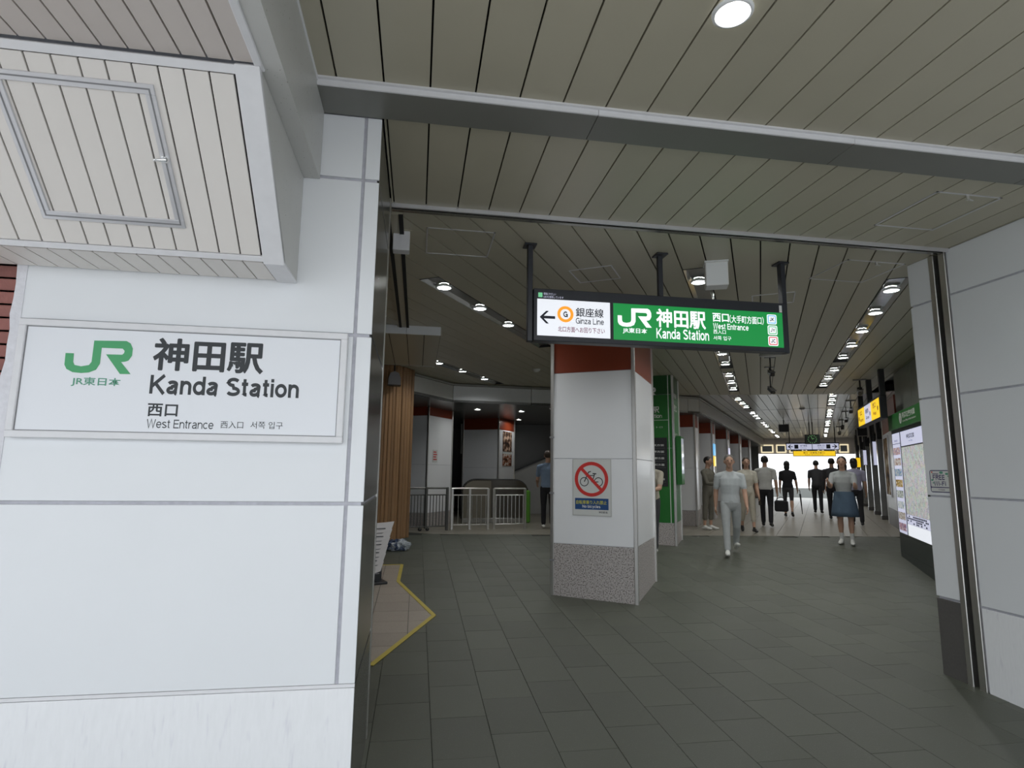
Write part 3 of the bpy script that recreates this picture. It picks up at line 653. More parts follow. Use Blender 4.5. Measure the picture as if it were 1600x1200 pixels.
def downlight(loc, rad, label, group, lens_m=M_lens, flush=False):
    t = thing('downlight', label, 'downlight', loc, 0, group)
    for nm, me in zip(('trim_ring', 'reflector', 'lens'), lamp_meshes(rad, lens_m, flush)): put(nm, me, t)
    return t
M_trough = mat('glossy_trough', (.42, .42, .40), .16, metal=.55, nscale=4, namp=.08)
def trough(origin, rz, a, b, wd, par):
    h = wd / 2 - .006
    t = MB().box(-h, h, a, b, .032, .04).build('lamp_trough', M_trough, par, (*origin, ZC), (0, 0, rz))
    for s in (-1, 1):
        MB().add([(s * h, a, -.002), (s * h, b, -.002), (s * (h - .035), b, .033), (s * (h - .035), a, .033), (s * h, a, .036), (s * h, b, .036)], [(0, 1, 2, 3), (3, 2, 5, 4)]).build('side_cheek', M_trough, t)
    for y in (a, b): MB().box(-h, h, y - .006, y + .006, -.003, .034).build('end_cap', M_black, t)
    return t
SN = ['nearest the grey cladded pillar on the far side', 'above the hanging station sign', 'over the ticket hall near the white cladding', 'deep in the ticket hall']
LC = [[6.60, 7.49, 8.43, 9.35, 10.28, 11.48, 12.46, 13.43], [5.67, 6.60, 7.50, 8.43, 9.37, 10.29, 11.55, 12.48, 13.50], [4.96, 5.78, 6.60, 7.52, 9.3, 10.2], [8.64, 9.52, 10.47]]
SHORT = ['of the lamp row beside the map board', 'of the lamp row passing above the hanging sign', 'of the lamp row over the ticket hall', 'of the rear lamp row before the white fascia']
for (rr, gs), nm, cs, sh in zip(STRIPS, SN, LC, SHORT):
    for gi, (a, b) in enumerate(gs):
        trough(P1(rr, 0)[:2], -A1, a, b, PIT, ceilC)
    for i, c in enumerate(cs):
        downlight((*P1(rr, c)[:2], ZC + .001), .066, 'round recessed downlight, %s from the entrance %s' % (ORD[i], sh), 'downlights in the passage ceiling')
for rr, nm in ((-1.665, 'beside the grey fascia'), (-1.665 + 10 * PIT2, 'beside the row of cameras')):
    k = 0
    for gi, (a, b) in enumerate(G2):
        trough(P2(rr, 0)[:2], -A2, a, b, PIT2, ceilD)
        for j in range(3):
            downlight((*P2(rr, a + .45 + .95 * j)[:2], ZC + .001), .07, 'tiny far downlight %s, %s along its row' % (nm, ORD[k]), 'downlights in the far ceiling', M_lensf); k += 1
downlight((1.173, 1.92, ZC - .001), .062, 'large round downlight in the canopy boards at the top edge', 'canopy downlights', flush=True)
for k, (x, y) in enumerate(((1.35, 13.55), (2.42, 13.7), (2.75, 16.0), (3.0, 12.9))):
    downlight((x, y, ZS - .002), .06, 'dim downlight under the low soffit, %s from the wood wall' % ORD[k], 'downlights under the low soffit', flush=True)

# ================================================================== THINGS: signs
# --- wall sign
ws = thing('wall_sign', 'white wall sign with a green rail logo and bold black station name', 'sign', (-1.045, YF, 1.66))
ox, oz = -1.045, 1.66
X0, X1, Z0, Z1 = -1.742, -.345, 1.665, 2.186
def wx(v): return v - ox
def wz(v): return v - oz
rect(ws, 'sign_face', wx(X0 + .03), wx(X1 - .03), wz(Z0 + .03), wz(Z1 - .03), -.030, -.001, M_signw)
for q in ((X0, X1, Z0, Z0 + .03), (X0, X1, Z1 - .03, Z1), (X0, X0 + .03, Z0 + .03, Z1 - .03), (X1 - .03, X1, Z0 + .03, Z1 - .03)):
    MB().cham(wx(q[0]), wx(q[1]), -.040, -.001, wz(q[2]), wz(q[3]), .003).build('frame_bar', M_trimw, ws)
for q in ((X0 + .03, X1 - .03, Z0 + .03, Z0 + .034), (X0 + .03, X1 - .03, Z1 - .034, Z1 - .03), (X0 + .03, X0 + .034, Z0 + .034, Z1 - .034), (X1 - .034, X1 - .03, Z0 + .034, Z1 - .034)):
    MB().box(wx(q[0]), wx(q[1]), -.0305, -.029, wz(q[2]), wz(q[3])).build('shadow_gap', M_grey_p, ws)
jr_logo(ws, wx(-1.547), wx(-1.276), wz(1.952), wz(2.104), -.0302, M_jrg)
for s, b, m, bo in (('JR東日本', (-1.5108, -1.3122, 1.8932, 1.9347), M_jrg2, .012), ('神田駅', (-1.1891, -0.7191, 1.977, 2.1242), M_ink, .012), ('Kanda Station', (-1.1915, -0.5527, 1.8701, 1.9549), M_ink, .018),
                    ('西口', (-1.1906, -1.0662, 1.7695, 1.8263), M_ink, .014), ('West Entrance', (-1.1886, -0.9106, 1.7179, 1.7563), M_ink, 0), ('西入口', (-0.8807, -0.7842, 1.7231, 1.7557), M_ink, 0), ('서쪽 입구', (-0.7531, -0.6131, 1.7246, 1.7572), M_ink, 0)):
    if s.isascii(): grotesk(ws, s, wx(b[0]), wx(b[1]), wz(b[2]), wz(b[3]), -.0308, m, .135 if bo else .085)
    else: text(ws, s, wx(b[0]), wx(b[1]), wz(b[2]), wz(b[3]), -.0308, m, bo, fat=.016 if s == '神田駅' else .006 if s in ('西口', 'JR東日本') else 0)
# --- hanging sign
hs = thing('hanging_sign', 'long backlit station sign hanging on three dark posts, white and green panels', 'sign', (1.955, 4.45, ZC))
ox, oy, oz = 1.955, 4.45, ZC
HX = lambda v: v - ox
HZ = lambda v: v - oz
MB().cham(HX(.866), HX(3.045), -.05, .05, HZ(2.562), HZ(2.985), .004).build('sign_case', M_char, hs)
rect(hs, 'white_panel', HX(.895), HX(1.492), HZ(2.604), HZ(2.900), -.0525, -.049, M_lit)
rect(hs, 'green_panel', HX(1.520), HX(3.010), HZ(2.600), HZ(2.900), -.0525, -.049, M_litg)
for x in (.842, 1.955, 3.058):
    MB().cham(HX(x) - .02, HX(x) + .02, .0 if x == 1.955 else -.03, .04 if x == 1.955 else .03, HZ(2.985) if x == 1.955 else HZ(2.56), -.003, .003).build('post', M_char, hs)
    MB().cham(HX(x) - .05, HX(x) + .05, -.05, .06, -.015, -.001, .003).build('ceiling_plate', M_char, hs)
yt = -.0531
ax0, ax1, az0, az1 = .9142, 1.0391, 2.7011, 2.8034; zm = (az0 + az1) / 2
MB().xzprism([(HX(ax0), HZ(zm)), (HX(ax0 + .052), HZ(az1)), (HX(ax0 + .074), HZ(az1)), (HX(ax0 + .034), HZ(zm + .011)), (HX(ax1), HZ(zm + .011)), (HX(ax1), HZ(zm - .011)), (HX(ax0 + .034), HZ(zm - .011)), (HX(ax0 + .074), HZ(az0)), (HX(ax0 + .052), HZ(az0))], yt - .001, yt).build('arrow', M_navy, hs)
gcx, gcz = (1.0568 + 1.1885) / 2, (2.7184 + 2.8503) / 2
def disc(parent, name, cx, cz, r1, y, m, r0=0., n=40, t=.0008):
    vs = []; fs = []
    for i in range(n):
        a = 2 * math.pi * i / n
        vs += [(cx + r0 * math.cos(a), y, cz + r0 * math.sin(a)), (cx + r1 * math.cos(a), y, cz + r1 * math.sin(a))]
    if r0 > 0: fs = [(2 * i, 2 * i + 1, 2 * ((i + 1) % n) + 1, 2 * ((i + 1) % n)) for i in range(n)]
    else: vs = [vs[2 * i + 1] for i in range(n)]; fs = [tuple(range(n))]
    return MB().add(vs, fs).build(name, m, parent)
disc(hs, 'line_ring', HX(gcx), HZ(gcz), .066, yt - .0005, M_lito, .042)
grotesk(hs, 'G', HX(1.1056), HX(1.1417), HZ(2.7609), HZ(2.8070), yt - .001, M_navy, .15)
for s, b, m, bo in (('銀座線', (1.2078, 1.4375, 2.7704, 2.8438), M_navy, .006), ('Ginza Line', (1.2076, 1.4396, 2.7126, 2.7608), M_navy, 0), ('北口方面へお回り下さい', (1.0624, 1.4459, 2.6403, 2.6851), M_litp, .004),
                    ('JR東日本', (1.5974, 1.8037, 2.6532, 2.7005), M_litt, .012), ('神田駅', (1.8852, 2.3133, 2.7209, 2.8742), M_litt, .012), ('Kanda Station', (1.882, 2.338, 2.6272, 2.7117), M_litt, .004), ('西口', (2.3764, 2.5206, 2.7934, 2.8653), M_litt, .012),
                    ('（大手町方面口）', (2.5273, 2.8353, 2.7885, 2.8566), M_litt, .006), ('West Entrance', (2.3779, 2.6945, 2.7307, 2.7801), M_litt, .006), ('西入口', (2.379, 2.4882, 2.6899, 2.7255), M_litt, 0), ('서쪽 입구', (2.3768, 2.5353, 2.637, 2.6725), M_litt, 0),
                    ('環境にやさしい', (.9458, 1.045, 2.934, 2.9537), M_litlav, 0), ('LEDを使用しています', (.9458, 1.1074, 2.9095, 2.9285), M_litlav, 0)):
    if s.isascii(): grotesk(hs, s, HX(b[0]), HX(b[1]), HZ(b[2]), HZ(b[3]), yt, m, .115 if bo else .10)
    else: text(hs, s, HX(b[0]), HX(b[1]), HZ(b[2]), HZ(b[3]), yt if b[2] < 2.905 else -.0512, m, bo, fat=.012 if s in ('神田駅', '西口') else .006 if b[2] < 2.905 else 0)
jr_logo(hs, HX(1.5553), HX(1.8422), HZ(2.7086), HZ(2.8683), yt, M_litt)
rect(hs, 'eco_mark', HX(.9023), HX(.9363), HZ(2.914), HZ(2.9512), -.0515, -.0499, M_liteg)
rect(hs, 'maker_tag', HX(2.985), HX(3.010), HZ(2.905), HZ(2.965), -.0520, -.0499, M_white_p)
def rrect(x0, x1, z0, z1, r, n=5):
    p = []
    for cx, cz, a0 in ((x1 - r, z1 - r, 0), (x0 + r, z1 - r, 90), (x0 + r, z0 + r, 180), (x1 - r, z0 + r, 270)):
        p += [(cx + r * math.cos(math.radians(a0 + 90 * i / n)), cz + r * math.sin(math.radians(a0 + 90 * i / n))) for i in range(n + 1)]
    return p
for s, b, m in (('JK', (2.8663, 2.9545, 2.7962, 2.881), M_liteb), ('JY', (2.8688, 2.9568, 2.7051, 2.7865), M_liteg), ('JC', (2.8683, 2.9591, 2.6115, 2.6953), M_liter)):
    x0, x1, z0, z1 = HX(b[0]), HX(b[1]), HZ(b[2]), HZ(b[3])
    MB().xzprism(rrect(x0, x1, z0, z1, .014), yt - .0006, yt).build('line_badge', M_litt, hs)
    MB().xzprism(rrect(x0 + .007, x1 - .007, z0 + .007, z1 - .007, .010), yt - .0010, yt).build('badge_border', m, hs)
    MB().xzprism(rrect(x0 + .016, x1 - .016, z0 + .016, z1 - .016, .003), yt - .0014, yt).build('badge_field', M_litt, hs)
    grotesk(hs, s, x0 + .023, x1 - .023, z0 + .026, z1 - .026, yt - .002, M_navy, .15, .10)
# ================================================================== THINGS: pillars
def pillar(name, label, corner, width, depth, zb, z1, base, joint, brown, top, mats=(M_whitec, M_whitec), post=.045, frz=-A1):
    """clad pillar: front face runs from the corner towards -x (local), side face along +y; local frame turned with the passage"""
    zf = corner[2]
    t = thing(name, label, 'pillar', corner, frz)
    z = lambda v: v - zf
    MB().box(-width + .01, -.01, .01, depth - .01, z(zb), z(top)).build('core', M_joint, t)
    for (a, b, m) in ((zb, base, M_granite), (base + .006, joint - .003, mats[0]), (joint + .003, brown - .003, mats[0]), (brown + .003, top, M_brown)):
        MB().cham(-width + post * .5, -post * .5, 0, .012, z(a), z(b), .002).build('front_panel', m, t)
    for (a, b, m) in ((zb, base, M_granite), (base + .006, joint - .003, mats[1]), (joint + .003, brown - .003, mats[1]), (brown + .003, top, M_brown)):
        MB().cham(-.012, 0, post * .5, depth - post * .4, z(a), z(b), .002).build('side_panel', m, t)
        MB().cham(-width, -width + .012, post * .5, depth - post * .4, z(a), z(b), .002).build('side_panel', m, t)
    for x, y in ((0, 0), (-width, 0), (0, depth), (-width, depth)):
        MB().cham(x - post / 2, x + post / 2, y - post * .32, y + post * .32, z(zb), z(top), .006).build('corner_post', M_steel, t)
    return t
cB = Vector((2.476, 6.491, 0)); cB.z = fz(cB.x, cB.y)
col = pillar('pillar', 'square white clad pillar with russet top, granite foot and no-cycling notice', tuple(cB), 1.0, 1.27, cB.z - .06, 0, .702, 1.702, 2.748, ZC)
zf = cB.z
for z in (1.28, 1.95, .5):
    MB().box(-1.03, -.975, -.02, .02, z - zf, z - zf + .02).build('post_clip', M_grey_p, col)
# no-cycling notice
nb = thing('notice', 'no-cycling notice with red barred ring and blue caption stuck on the pillar', 'notice', P1(-1.837, 6.819, 1.037), -A1)
NX = lambda r: r + 1.837
NZ = lambda z: z - 1.037
rect(nb, 'backing', NX(-2.0726), NX(-1.6011), NZ(1.0372), NZ(1.6976), -.0045, -.0015, M_clear)
rect(nb, 'sheet', NX(-2.060), NX(-1.613), NZ(1.048), NZ(1.690), -.0055, -.0045, M_paper)
cx, cz = NX(-1.8403), NZ(1.463); yy = -.0062
for wxc in (-1.9263, -1.755): disc(nb, 'bicycle_wheel', NX(wxc), NZ(1.432), .0535, yy, M_ink, .044)
def bar(parent, name, a, b, wd, y, m):
    a = Vector(a); b = Vector(b); d = (b - a).normalized(); n_ = Vector((-d.y, d.x)) * wd / 2
    return MB().xzprism([tuple(a + n_), tuple(a - n_), tuple(b - n_), tuple(b + n_)], y - .0004, y).build(name, m, parent)
for a, b, wd in (((-1.9263, 1.432), (-1.873, 1.545), .011), ((-1.880, 1.505), (-1.800, 1.505), .010), ((-1.830, 1.432), (-1.800, 1.522), .010), ((-1.840, 1.432), (-1.755, 1.432), .010), ((-1.875, 1.545), (-1.845, 1.553), .011), ((-1.825, 1.528), (-1.780, 1.526), .013)):
    bar(nb, 'bicycle_frame', (NX(a[0]), NZ(a[1])), (NX(b[0]), NZ(b[1])), wd, yy - .0002, M_ink)
disc(nb, 'prohibition_ring', cx, cz, .203, yy - .001, M_red, .163)
bar(nb, 'prohibition_bar', (cx - .125, cz + .128), (cx + .118, cz - .122), .036, yy - .001, M_red)
rect(nb, 'caption_band', NX(-2.0406), NX(-1.6379), NZ(1.1111), NZ(1.2408), -.0062, -.0055, M_blue)
text(nb, '自転車乗り入れ禁止', NX(-2.0261), NX(-1.6585), NZ(1.1717), NZ(1.217), -.0068, M_yel, .012)
grotesk(nb, 'No bicycles', NX(-1.9509), NX(-1.7341), NZ(1.1308), NZ(1.1629), -.0068, M_white_p, .13)
text(nb, '神田駅長', NX(-1.7536), NX(-1.6494), NZ(1.0714), NZ(1.0951), -.0062, M_ink, .01)
# --- green pillar
gB = P1(-1.446, 11.131); gB.z = fz(gB.x, gB.y)
gp = pillar('pillar', 'green clad pillar with white station lettering and a dark directory panel', tuple(gB), 1.0, .80, gB.z - .05, 0, .644, 2.0, 3.0, ZC, (M_green, M_green))
zf = gB.z
for o in gp.children:
    if o.data and o.data.materials[0] == M_brown: o.data.materials[0] = M_greend
gx = lambda r: r + 1.446
MB().box(gx(-1.532), gx(-1.520), -.003, .001, .644 - zf, ZC - zf).build('white_stripe', M_white_p, gp)
jr_logo(gp, gx(-2.02), gx(-1.745), 2.99 - zf, 3.14 - zf, -.002, M_white_p)
text(gp, '神田駅', gx(-2.12), gx(-1.69), 2.655 - zf, 2.78 - zf, -.002, M_white_p, .02); grotesk(gp, 'Kanda Station', gx(-2.22), gx(-1.645), 2.56 - zf, 2.635 - zf, -.002, M_white_p, .10)
MB().box(gx(-2.40), gx(-1.53), -.002, .001, 2.515 - zf, 2.523 - zf).build('white_rule', M_white_p, gp)
text(gp, '東京メトロ', gx(-2.0), gx(-1.64), 2.37 - zf, 2.405 - zf, -.002, M_white_p, 0)
dp = MB().box(gx(-2.34), gx(-1.565), -.008, .0, 1.302 - zf, 2.192 - zf).build('directory_panel', M_black, gp)
for i, z in enumerate((2.05, 1.93, 1.81, 1.69, 1.43)):
    text(dp, ['上野・東京方面', '新宿・中野方面', '秋葉原・上野方面', '神田・大手町方面', '北口・南口方面'][i], gx(-2.1), gx(-1.62), z - zf - .018, z - zf + .022, -.0095, M_white_p, .01)
    MB().box(gx(-2.1), gx(-1.60), -.009, -.008, z - zf - .052, z - zf - .049).build('row_rule', M_grey_p, dp)
for i, (s, z0, z1) in enumerate((('神田駅', 2.95, 3.05), ('西口', 2.70, 2.82), ('出口', 2.2, 2.3))):
    e = text(gp, s, .15, .55, z0 - zf, z1 - zf, 0, M_white_p, .02); e.rotation_euler = (0, 0, math.pi / 2); e.location = (.0025, 0, 0)
# display box on its side
dsp = thing('display_box', 'green framed display screen fixed to the side of the green pillar', 'display', P1(-1.44, 11.35, 1.333), -A1)
MB().cham(0, .10, 0, .40, 0, .90, .006).build('frame', M_green, dsp); MB().box(.06, .102, .03, .37, .20, .86).build('screen', M_screen, dsp); rect(dsp, 'lower_panel', .10, .1015, .03, .17, .03, .37, M_white_p) if False else None
# --- ticket-hall pillars
cA = Vector((.225, 13.262, ZF)); pillar('pillar', 'white clad pillar with russet band standing just past the wood wall', tuple(cA), .9, 1.12, ZF, 0, .60, 1.66, 2.76, ZS)
cC = Vector((2.147, 15.661, ZF)); pB = pillar('pillar', 'white clad pillar carrying two food posters deep in the ticket hall', tuple(cC), 1.07, 1.10, ZF, 0, .62, 1.62, 2.65, ZS)
for z0, z1, m, lab in ((2.07, 2.62, M_ph1, 'upper dark food poster on the deep ticket-hall pillar'), (1.68, 2.0, M_ph2, 'lower bright food poster on the deep ticket-hall pillar')):
    p = thing('poster', lab, 'poster', (cC + Cv * .28 + Rv * .004 + Vector((0, 0, z0 - ZF)))[:], -A1 + math.pi / 2, 'food posters')
    rect(p, 'print', 0, .62, 0, z1 - z0, -.005, -.001, m)
    if z0 < 2: text(p, 'Meister', .06, .56, (z1 - z0) + .012, (z1 - z0) + .05, -.003, M_ink, .02) if False else rect(p, 'header_strip', 0, .62, z1 - z0, z1 - z0 + .055, -.004, -.001, M_paper)
nr = thing('notice', 'small red-lettered paper notice on the pillar past the wood wall', 'notice', (cA + Cv * .22 + Rv * .004 + Vector((0, 0, 1.72 - ZF)))[:], -A1 + math.pi / 2)
rect(nr, 'sheet', 0, .22, 0, .28, -.003, -.001, M_paper)
for i in range(4): rect(nr, 'red_line', .03, .19 - .03 * (i % 2), .05 + i * .055, .075 + i * .055, -.0038, -.003, M_red)
# --- passage pillars, far
for k, (r2, c2v, wd, dp_) in enumerate(((-2.62, 14.68, .75, .5), (-2.60, 17.2, .95, .5), (-2.58, 20.2, .9, .5), (-2.56, 23.4, .9, .5), (-2.55, 26.8, .9, .5))):
    q = P2(r2, c2v, ZF)
    pillar('pillar', 'pale clad pillar under the grey fascia, %s beyond the green pillar' % ORD[k], tuple(q), wd, dp_, ZF, 0, .66, 1.66, 2.66, ZS, frz=-A2)
lb = thing('vertical_sign', 'small lit blue and yellow sign on the second pillar under the fascia', 'sign', P2(-2.585, 17.3, 1.75), -A2 + math.pi / 2)
rect(lb, 'blue_face', 0, .30, .30, .62, -.02, .0, M_liteb); rect(lb, 'yellow_face', 0, .30, 0, .28, -.02, 0, M_lity)
lb = thing('vertical_sign', 'small lit blue and yellow sign on the third pillar under the fascia', 'sign', P2(-2.565, 20.3, 1.75), -A2 + math.pi / 2)
rect(lb, 'white_face', 0, .30, .30, .62, -.02, .0, M_litlav); rect(lb, 'yellow_face', 0, .30, 0, .28, -.02, 0, M_lity)
# right-hand slim pillars
for k, c2v in enumerate((20.2, 22.6, 25.2, 28.2, 31.2)):
    q = P2(1.72, c2v, ZF)
    t = thing('steel_column', 'dark steel column lining the far passage, %s past the poster wall' % ORD[k], 'column', tuple(q), -A2, 'dark steel columns of the far passage')
    MB().cham(-.16, .16, -.16, .16, 0, 2.3, .01).build('shaft', M_steeld, t); MB().cham(-.15, .15, -.15, .15, 2.3, 3.05, .01).build('head', M_black, t); MB().cham(-.18, .18, -.18, .18, 0, .12, .01).build('foot', M_granited, t)
for k, (r2, c2v, z0, h, m, lab) in enumerate(((1.52, 24.6, 1.9, .55, M_litlav, 'small lit white shop sign between the dark columns'), (1.45, 27.4, 1.85, .40, M_lity, 'yellow lit shop sign far down the passage'), (1.60, 21.4, 1.85, .75, M_litlav, 'narrow pale lit shop sign beside the poster wall'))):
    t = thing('shop_sign', lab, 'sign', P2(r2, c2v, z0), -A2)
    sw = .065 if k != 1 else .09; MB().cham(-sw, sw, 0, .08, 0, h, .006).build('case', M_char, t); rect(t, 'lit_face', -sw + .015, sw - .015, .015, h - .015, -.004, .0, m)
    MB().box(-.02, .02, .02, .06, h, ZC - z0).build('hanger', M_black, t)

# ================================================================== map board
bL, bR_ = 11.93, 9.72
bd = thing('map_board', 'lit area map board with green header and column of small pictures', 'map board', P1(2.128, bL, fz(*P1(2.128, bL)[:2])), -A1 + math.pi / 2)
# local: x runs towards +c... rotate so that local -y faces the passage (-r) and x runs from far (0) to near (+)
bd.rotation_euler = (0, 0, -A1 - math.pi / 2)
zb = bd.location.z
LN = bL - bR_
zz = lambda v: v - zb
MB().cham(0, LN, 0, .14, -.12, zz(.575), .006).build('plinth', M_boardb, bd)
MB().box(0, LN, -.004, .001, zz(.30), zz(.306)).build('plinth_seam', M_black, bd)
MB().cham(0, LN, .0, .14, zz(.575), zz(2.31), .004).build('case', M_boardb, bd)
MB().cham(-.02, LN, -.03, .16, zz(2.31), zz(2.572), .006).build('header', M_green, bd)
hx = .95
disc(bd, 'info_disc', hx, zz(2.455), .085, -.0315, M_white_p)
rect(bd, 'info_mark', hx - .012, hx + .012, zz(2.40), zz(2.47), -.0325, -.031, M_greend); disc(bd, 'info_mark', hx, zz(2.495), .015, -.0328, M_greend)
text(bd, '駅周辺案内図', hx + .13, hx + .95, zz(2.44), zz(2.53), -.0312, M_white_p, .02); text(bd, 'Area Map Information', hx + .13, hx + 1.0, zz(2.375), zz(2.415), -.0312, M_white_p, .01)
rect(bd, 'list_header', .06, .62, zz(2.08), zz(2.25), -.005, .0, M_litlav); text(bd, '神田', .22, .46, zz(2.105), zz(2.14), -.0058, M_ink)
rect(bd, 'list_sheet', .06, .62, zz(.615), zz(2.07), -.004, .0, M_litlav)
for i in range(8): rect(bd, 'picture', .085, .595, zz(.66 + i * .176), zz(.66 + i * .176 + .12), -.0055, -.003, M_th[i])
rect(bd, 'map_header', .71, LN - .13, zz(2.02), zz(2.25), -.005, .0, M_litlav); text(bd, '神田周辺図', 1.12, 1.62, zz(2.12), zz(2.19), -.0058, M_ink, .02); text(bd, 'Area Map', 1.25, 1.5, zz(2.065), zz(2.095), -.0058, M_ink)
rect(bd, 'map_sheet', .71, LN - .13, zz(.95), zz(2.00), -.005, .0, M_map)
rect(bd, 'legend', .71, LN - .13, zz(.80), zz(.945), -.005, .0, M_litlav)
for i in range(14):
    for j in range(4):
        if random.random() < .55: rect(bd, 'legend_block', .74 + i * .093, .74 + i * .093 + .07, zz(.81 + j * .033), zz(.81 + j * .033 + .024), -.006, -.004, M_navy)
rect(bd, 'blank_sheet', .71, LN - .13, zz(.615), zz(.795), -.005, .0, M_lit)

# wi-fi notice on the grey cladding (faces -x)
wf = thing('notice', 'square purple-bordered wireless internet sticker on the grey cladding', 'notice', (XR, 4.16, 1.42), -math.pi / 2)
wy = lambda Y: -(Y - 4.16)
M_purple = mat('purple_print', (.05, .035, .13), .5)
MB().xzprism(rrect(wy(4.258), wy(4.068), 0, .178, .018), -.002, -.0005).build('border', M_purple, wf)
MB().xzprism(rrect(wy(4.251), wy(4.075), .044, .171, .010), -.0026, -.0015).build('face', M_paper, wf)
MB().xzprism(rrect(wy(4.251), wy(4.075), .007, .037, .008), -.0026, -.0015).build('caption_face', M_paper, wf)
grotesk(wf, 'FREE', wy(4.228), wy(4.118), .100, .140, -.0032, M_purple, .13, .11); grotesk(wf, 'Wi-Fi', wy(4.222), wy(4.112), .054, .088, -.0032, M_purple, .13, .11); text(wf, '千代田区', wy(4.185), wy(4.125), .015, .029, -.0032, M_purple, 0)
rect(wf, 'caption_line', wy(4.232), wy(4.175), .146, .151, -.003, -.0026, M_purple); rect(wf, 'red_mark', wy(4.240), wy(4.228), .156, .167, -.003, -.0026, M_red)
for (a, b, s) in ((4.148, .158, .016), (4.098, .148, .013), (4.085, .130, .008), (4.236, .098, .010), (4.226, .075, .007)):
    MB().xzprism(rrect(wy(a + s), wy(a - s), b - s * .6, b + s * .6, s * .5), -.0030, -.0026).build('leaf_print', M_jrg2, wf)
# black scuff marks on the right wall
sm = MB()
for i in range(7):
    a = 2.92 + random.uniform(-.03, .03); z = 1.02 + random.uniform(-.02, .02); s = random.uniform(.006, .014)
    sm.add([(XR - .0008, a, z), (XR - .0008, a + s, z + s * .6), (XR - .0008, a + s * .4, z + s * 2.2), (XR - .0008, a - s * .5, z + s)], [(0, 1, 2, 3)])
sm.build('scuff_marks', mat('scuff', (.07, .06, .06), .8), rw)

# ================================================================== suspended yellow guidance sign, other signs
yv = thing('guidance_sign', 'yellow and white backlit guidance sign hanging on three black posts', 'sign', P1(1.95, 14.02, 2.545), -A1 - math.pi / 2)
MB().cham(-.06, 2.42, -.01, .09, -.03, .37, .006).build('sign_case', M_black, yv)
for a, b, m in ((0, .80, M_lity), (.80, 1.52, M_litlav), (1.52, 2.34, M_lity)):
    rect(yv, 'lit_panel', a, b, .0, .335, -.0135, -.009, m)
for s, a, b, z0, z1 in (('北口', .22, .5, .20, .29), ('North', .22, .6, .07, .14), ('銀座線', .92, 1.25, .18, .27), ('Ginza', .92, 1.3, .07, .13), ('西口', 1.72, 2.02, .20, .29), ('West', 1.72, 2.05, .07, .14)):
    text(yv, s, a, b, z0, z1, -.0142, M_ink, .02)
for cxp, cz_ in ((.1, .15), (1.4, .15), (2.2, .17)): disc(yv, 'direction_dot', cxp, cz_, .045, -.0142, M_ink, 0, 16)
disc(yv, 'line_ring', 1.36, .24, .035, -.0146, M_lito, .02, 18)
for x in (.04, 1.12, 2.38):
    MB().cham(x - .05, x + .05, .0, .085, .37, ZC - 2.546, .004).build('post', M_black, yv)
fs = thing('far_sign', 'blue and white backlit direction sign with arrows across the far passage', 'sign', P2(-.155, 26, 2.505), -A2)
MB().cham(-.94, .94, -.06, .06, 0, .29, .006).build('sign_case', M_navy, fs)
rect(fs, 'lit_panel', -.91, -.01, .02, .245, -.065, -.059, M_litlav); rect(fs, 'lit_panel', .01, .91, .02, .245, -.065, -.059, M_litlav)
for sgn in (-1, 1):
    MB().xzprism([(sgn * .87, .13), (sgn * .78, .21), (sgn * .74, .21), (sgn * .80, .145), (sgn * .69, .145), (sgn * .69, .115), (sgn * .80, .115), (sgn * .74, .05), (sgn * .78, .05)], -.068, -.065).build('arrow', M_navy, fs)
    rect(fs, 'pictogram', sgn * .56 - .07, sgn * .56 + .07, .05, .21, -.068, -.065, M_navy)
text(fs, '地下鉄線', -.42, -.18, .13, .20, -.0665, M_blue, .01); text(fs, '改札口', .18, .42, .13, .20, -.0665, M_blue, .01); text(fs, 'Subway', -.42, -.2, .06, .10, -.0665, M_blue); text(fs, 'Gates', .2, .4, .06, .10, -.0665, M_blue)
for x in (-.8, .8): MB().cyl((x, 0, .29), (x, 0, ZC - 2.506), .02, 10).build('post', M_black, fs)
fy = thing('exit_sign', 'yellow backlit exit sign hung below the blue far sign', 'sign', P2(-.103, 26.0, 2.255), -A2)
MB().cham(-.75, .75, -.05, .05, 0, .22, .006).build('sign_case', M_char, fy); rect(fy, 'lit_panel', -.73, .73, .02, .205, -.055, -.049, M_lity)
text(fy, '東口（日本橋方面口）', -.38, .38, .10, .175, -.0565, M_ink, .01); text(fy, 'East Entrance', -.32, .32, .04, .08, -.0565, M_ink)
for x in (-.6, .6): MB().cyl((x, 0, .22), (x, 0, .249), .012, 8).build('hanger', M_black, fy)
ck_ = thing('clock', 'dark square hanging clock with green digits in the far passage', 'clock', P2(-.12, 23, 2.60), -A2)
MB().cham(-.235, .235, -.06, .06, 0, .33, .01).build('case', M_black, ck_); rect(ck_, 'dial', -.21, .21, .02, .31, -.063, -.059, mat('clock_dial', (.015, .03, .015), .3))
for i in range(12):
    a = i * math.pi / 6; disc(ck_, 'hour_dot', .13 * math.cos(a), .165 + .13 * math.sin(a), .013, -.0642, M_clock, 0, 10)
bar(ck_, 'hand', (0, .165), (.06, .20), .014, -.0642, M_clock); bar(ck_, 'hand', (0, .165), (-.03, .27), .010, -.0642, M_clock)
for x in (-.08, .02): MB().cyl((x, 0, .33), (x, 0, ZC - 2.601), .016, 10).build('post', M_black, ck_)
# framed poster on the passage wall
ps = thing('framed_poster', 'tall framed brown photo poster on the passage wall beyond the map board', 'poster', P2(1.597, 18.45, 1.02), -A2 - math.pi / 2)
rect(ps, 'print', .05, 1.10, .05, 1.48, -.012, -.003, M_ph3)
for q in ((0, 1.15, 0, .05), (0, 1.15, 1.48, 1.53), (0, .05, .05, 1.48), (1.10, 1.15, .05, 1.48)): MB().cham(q[0], q[1], -.03, -.002, q[2], q[3], .004).build('frame_bar', M_alu, ps)

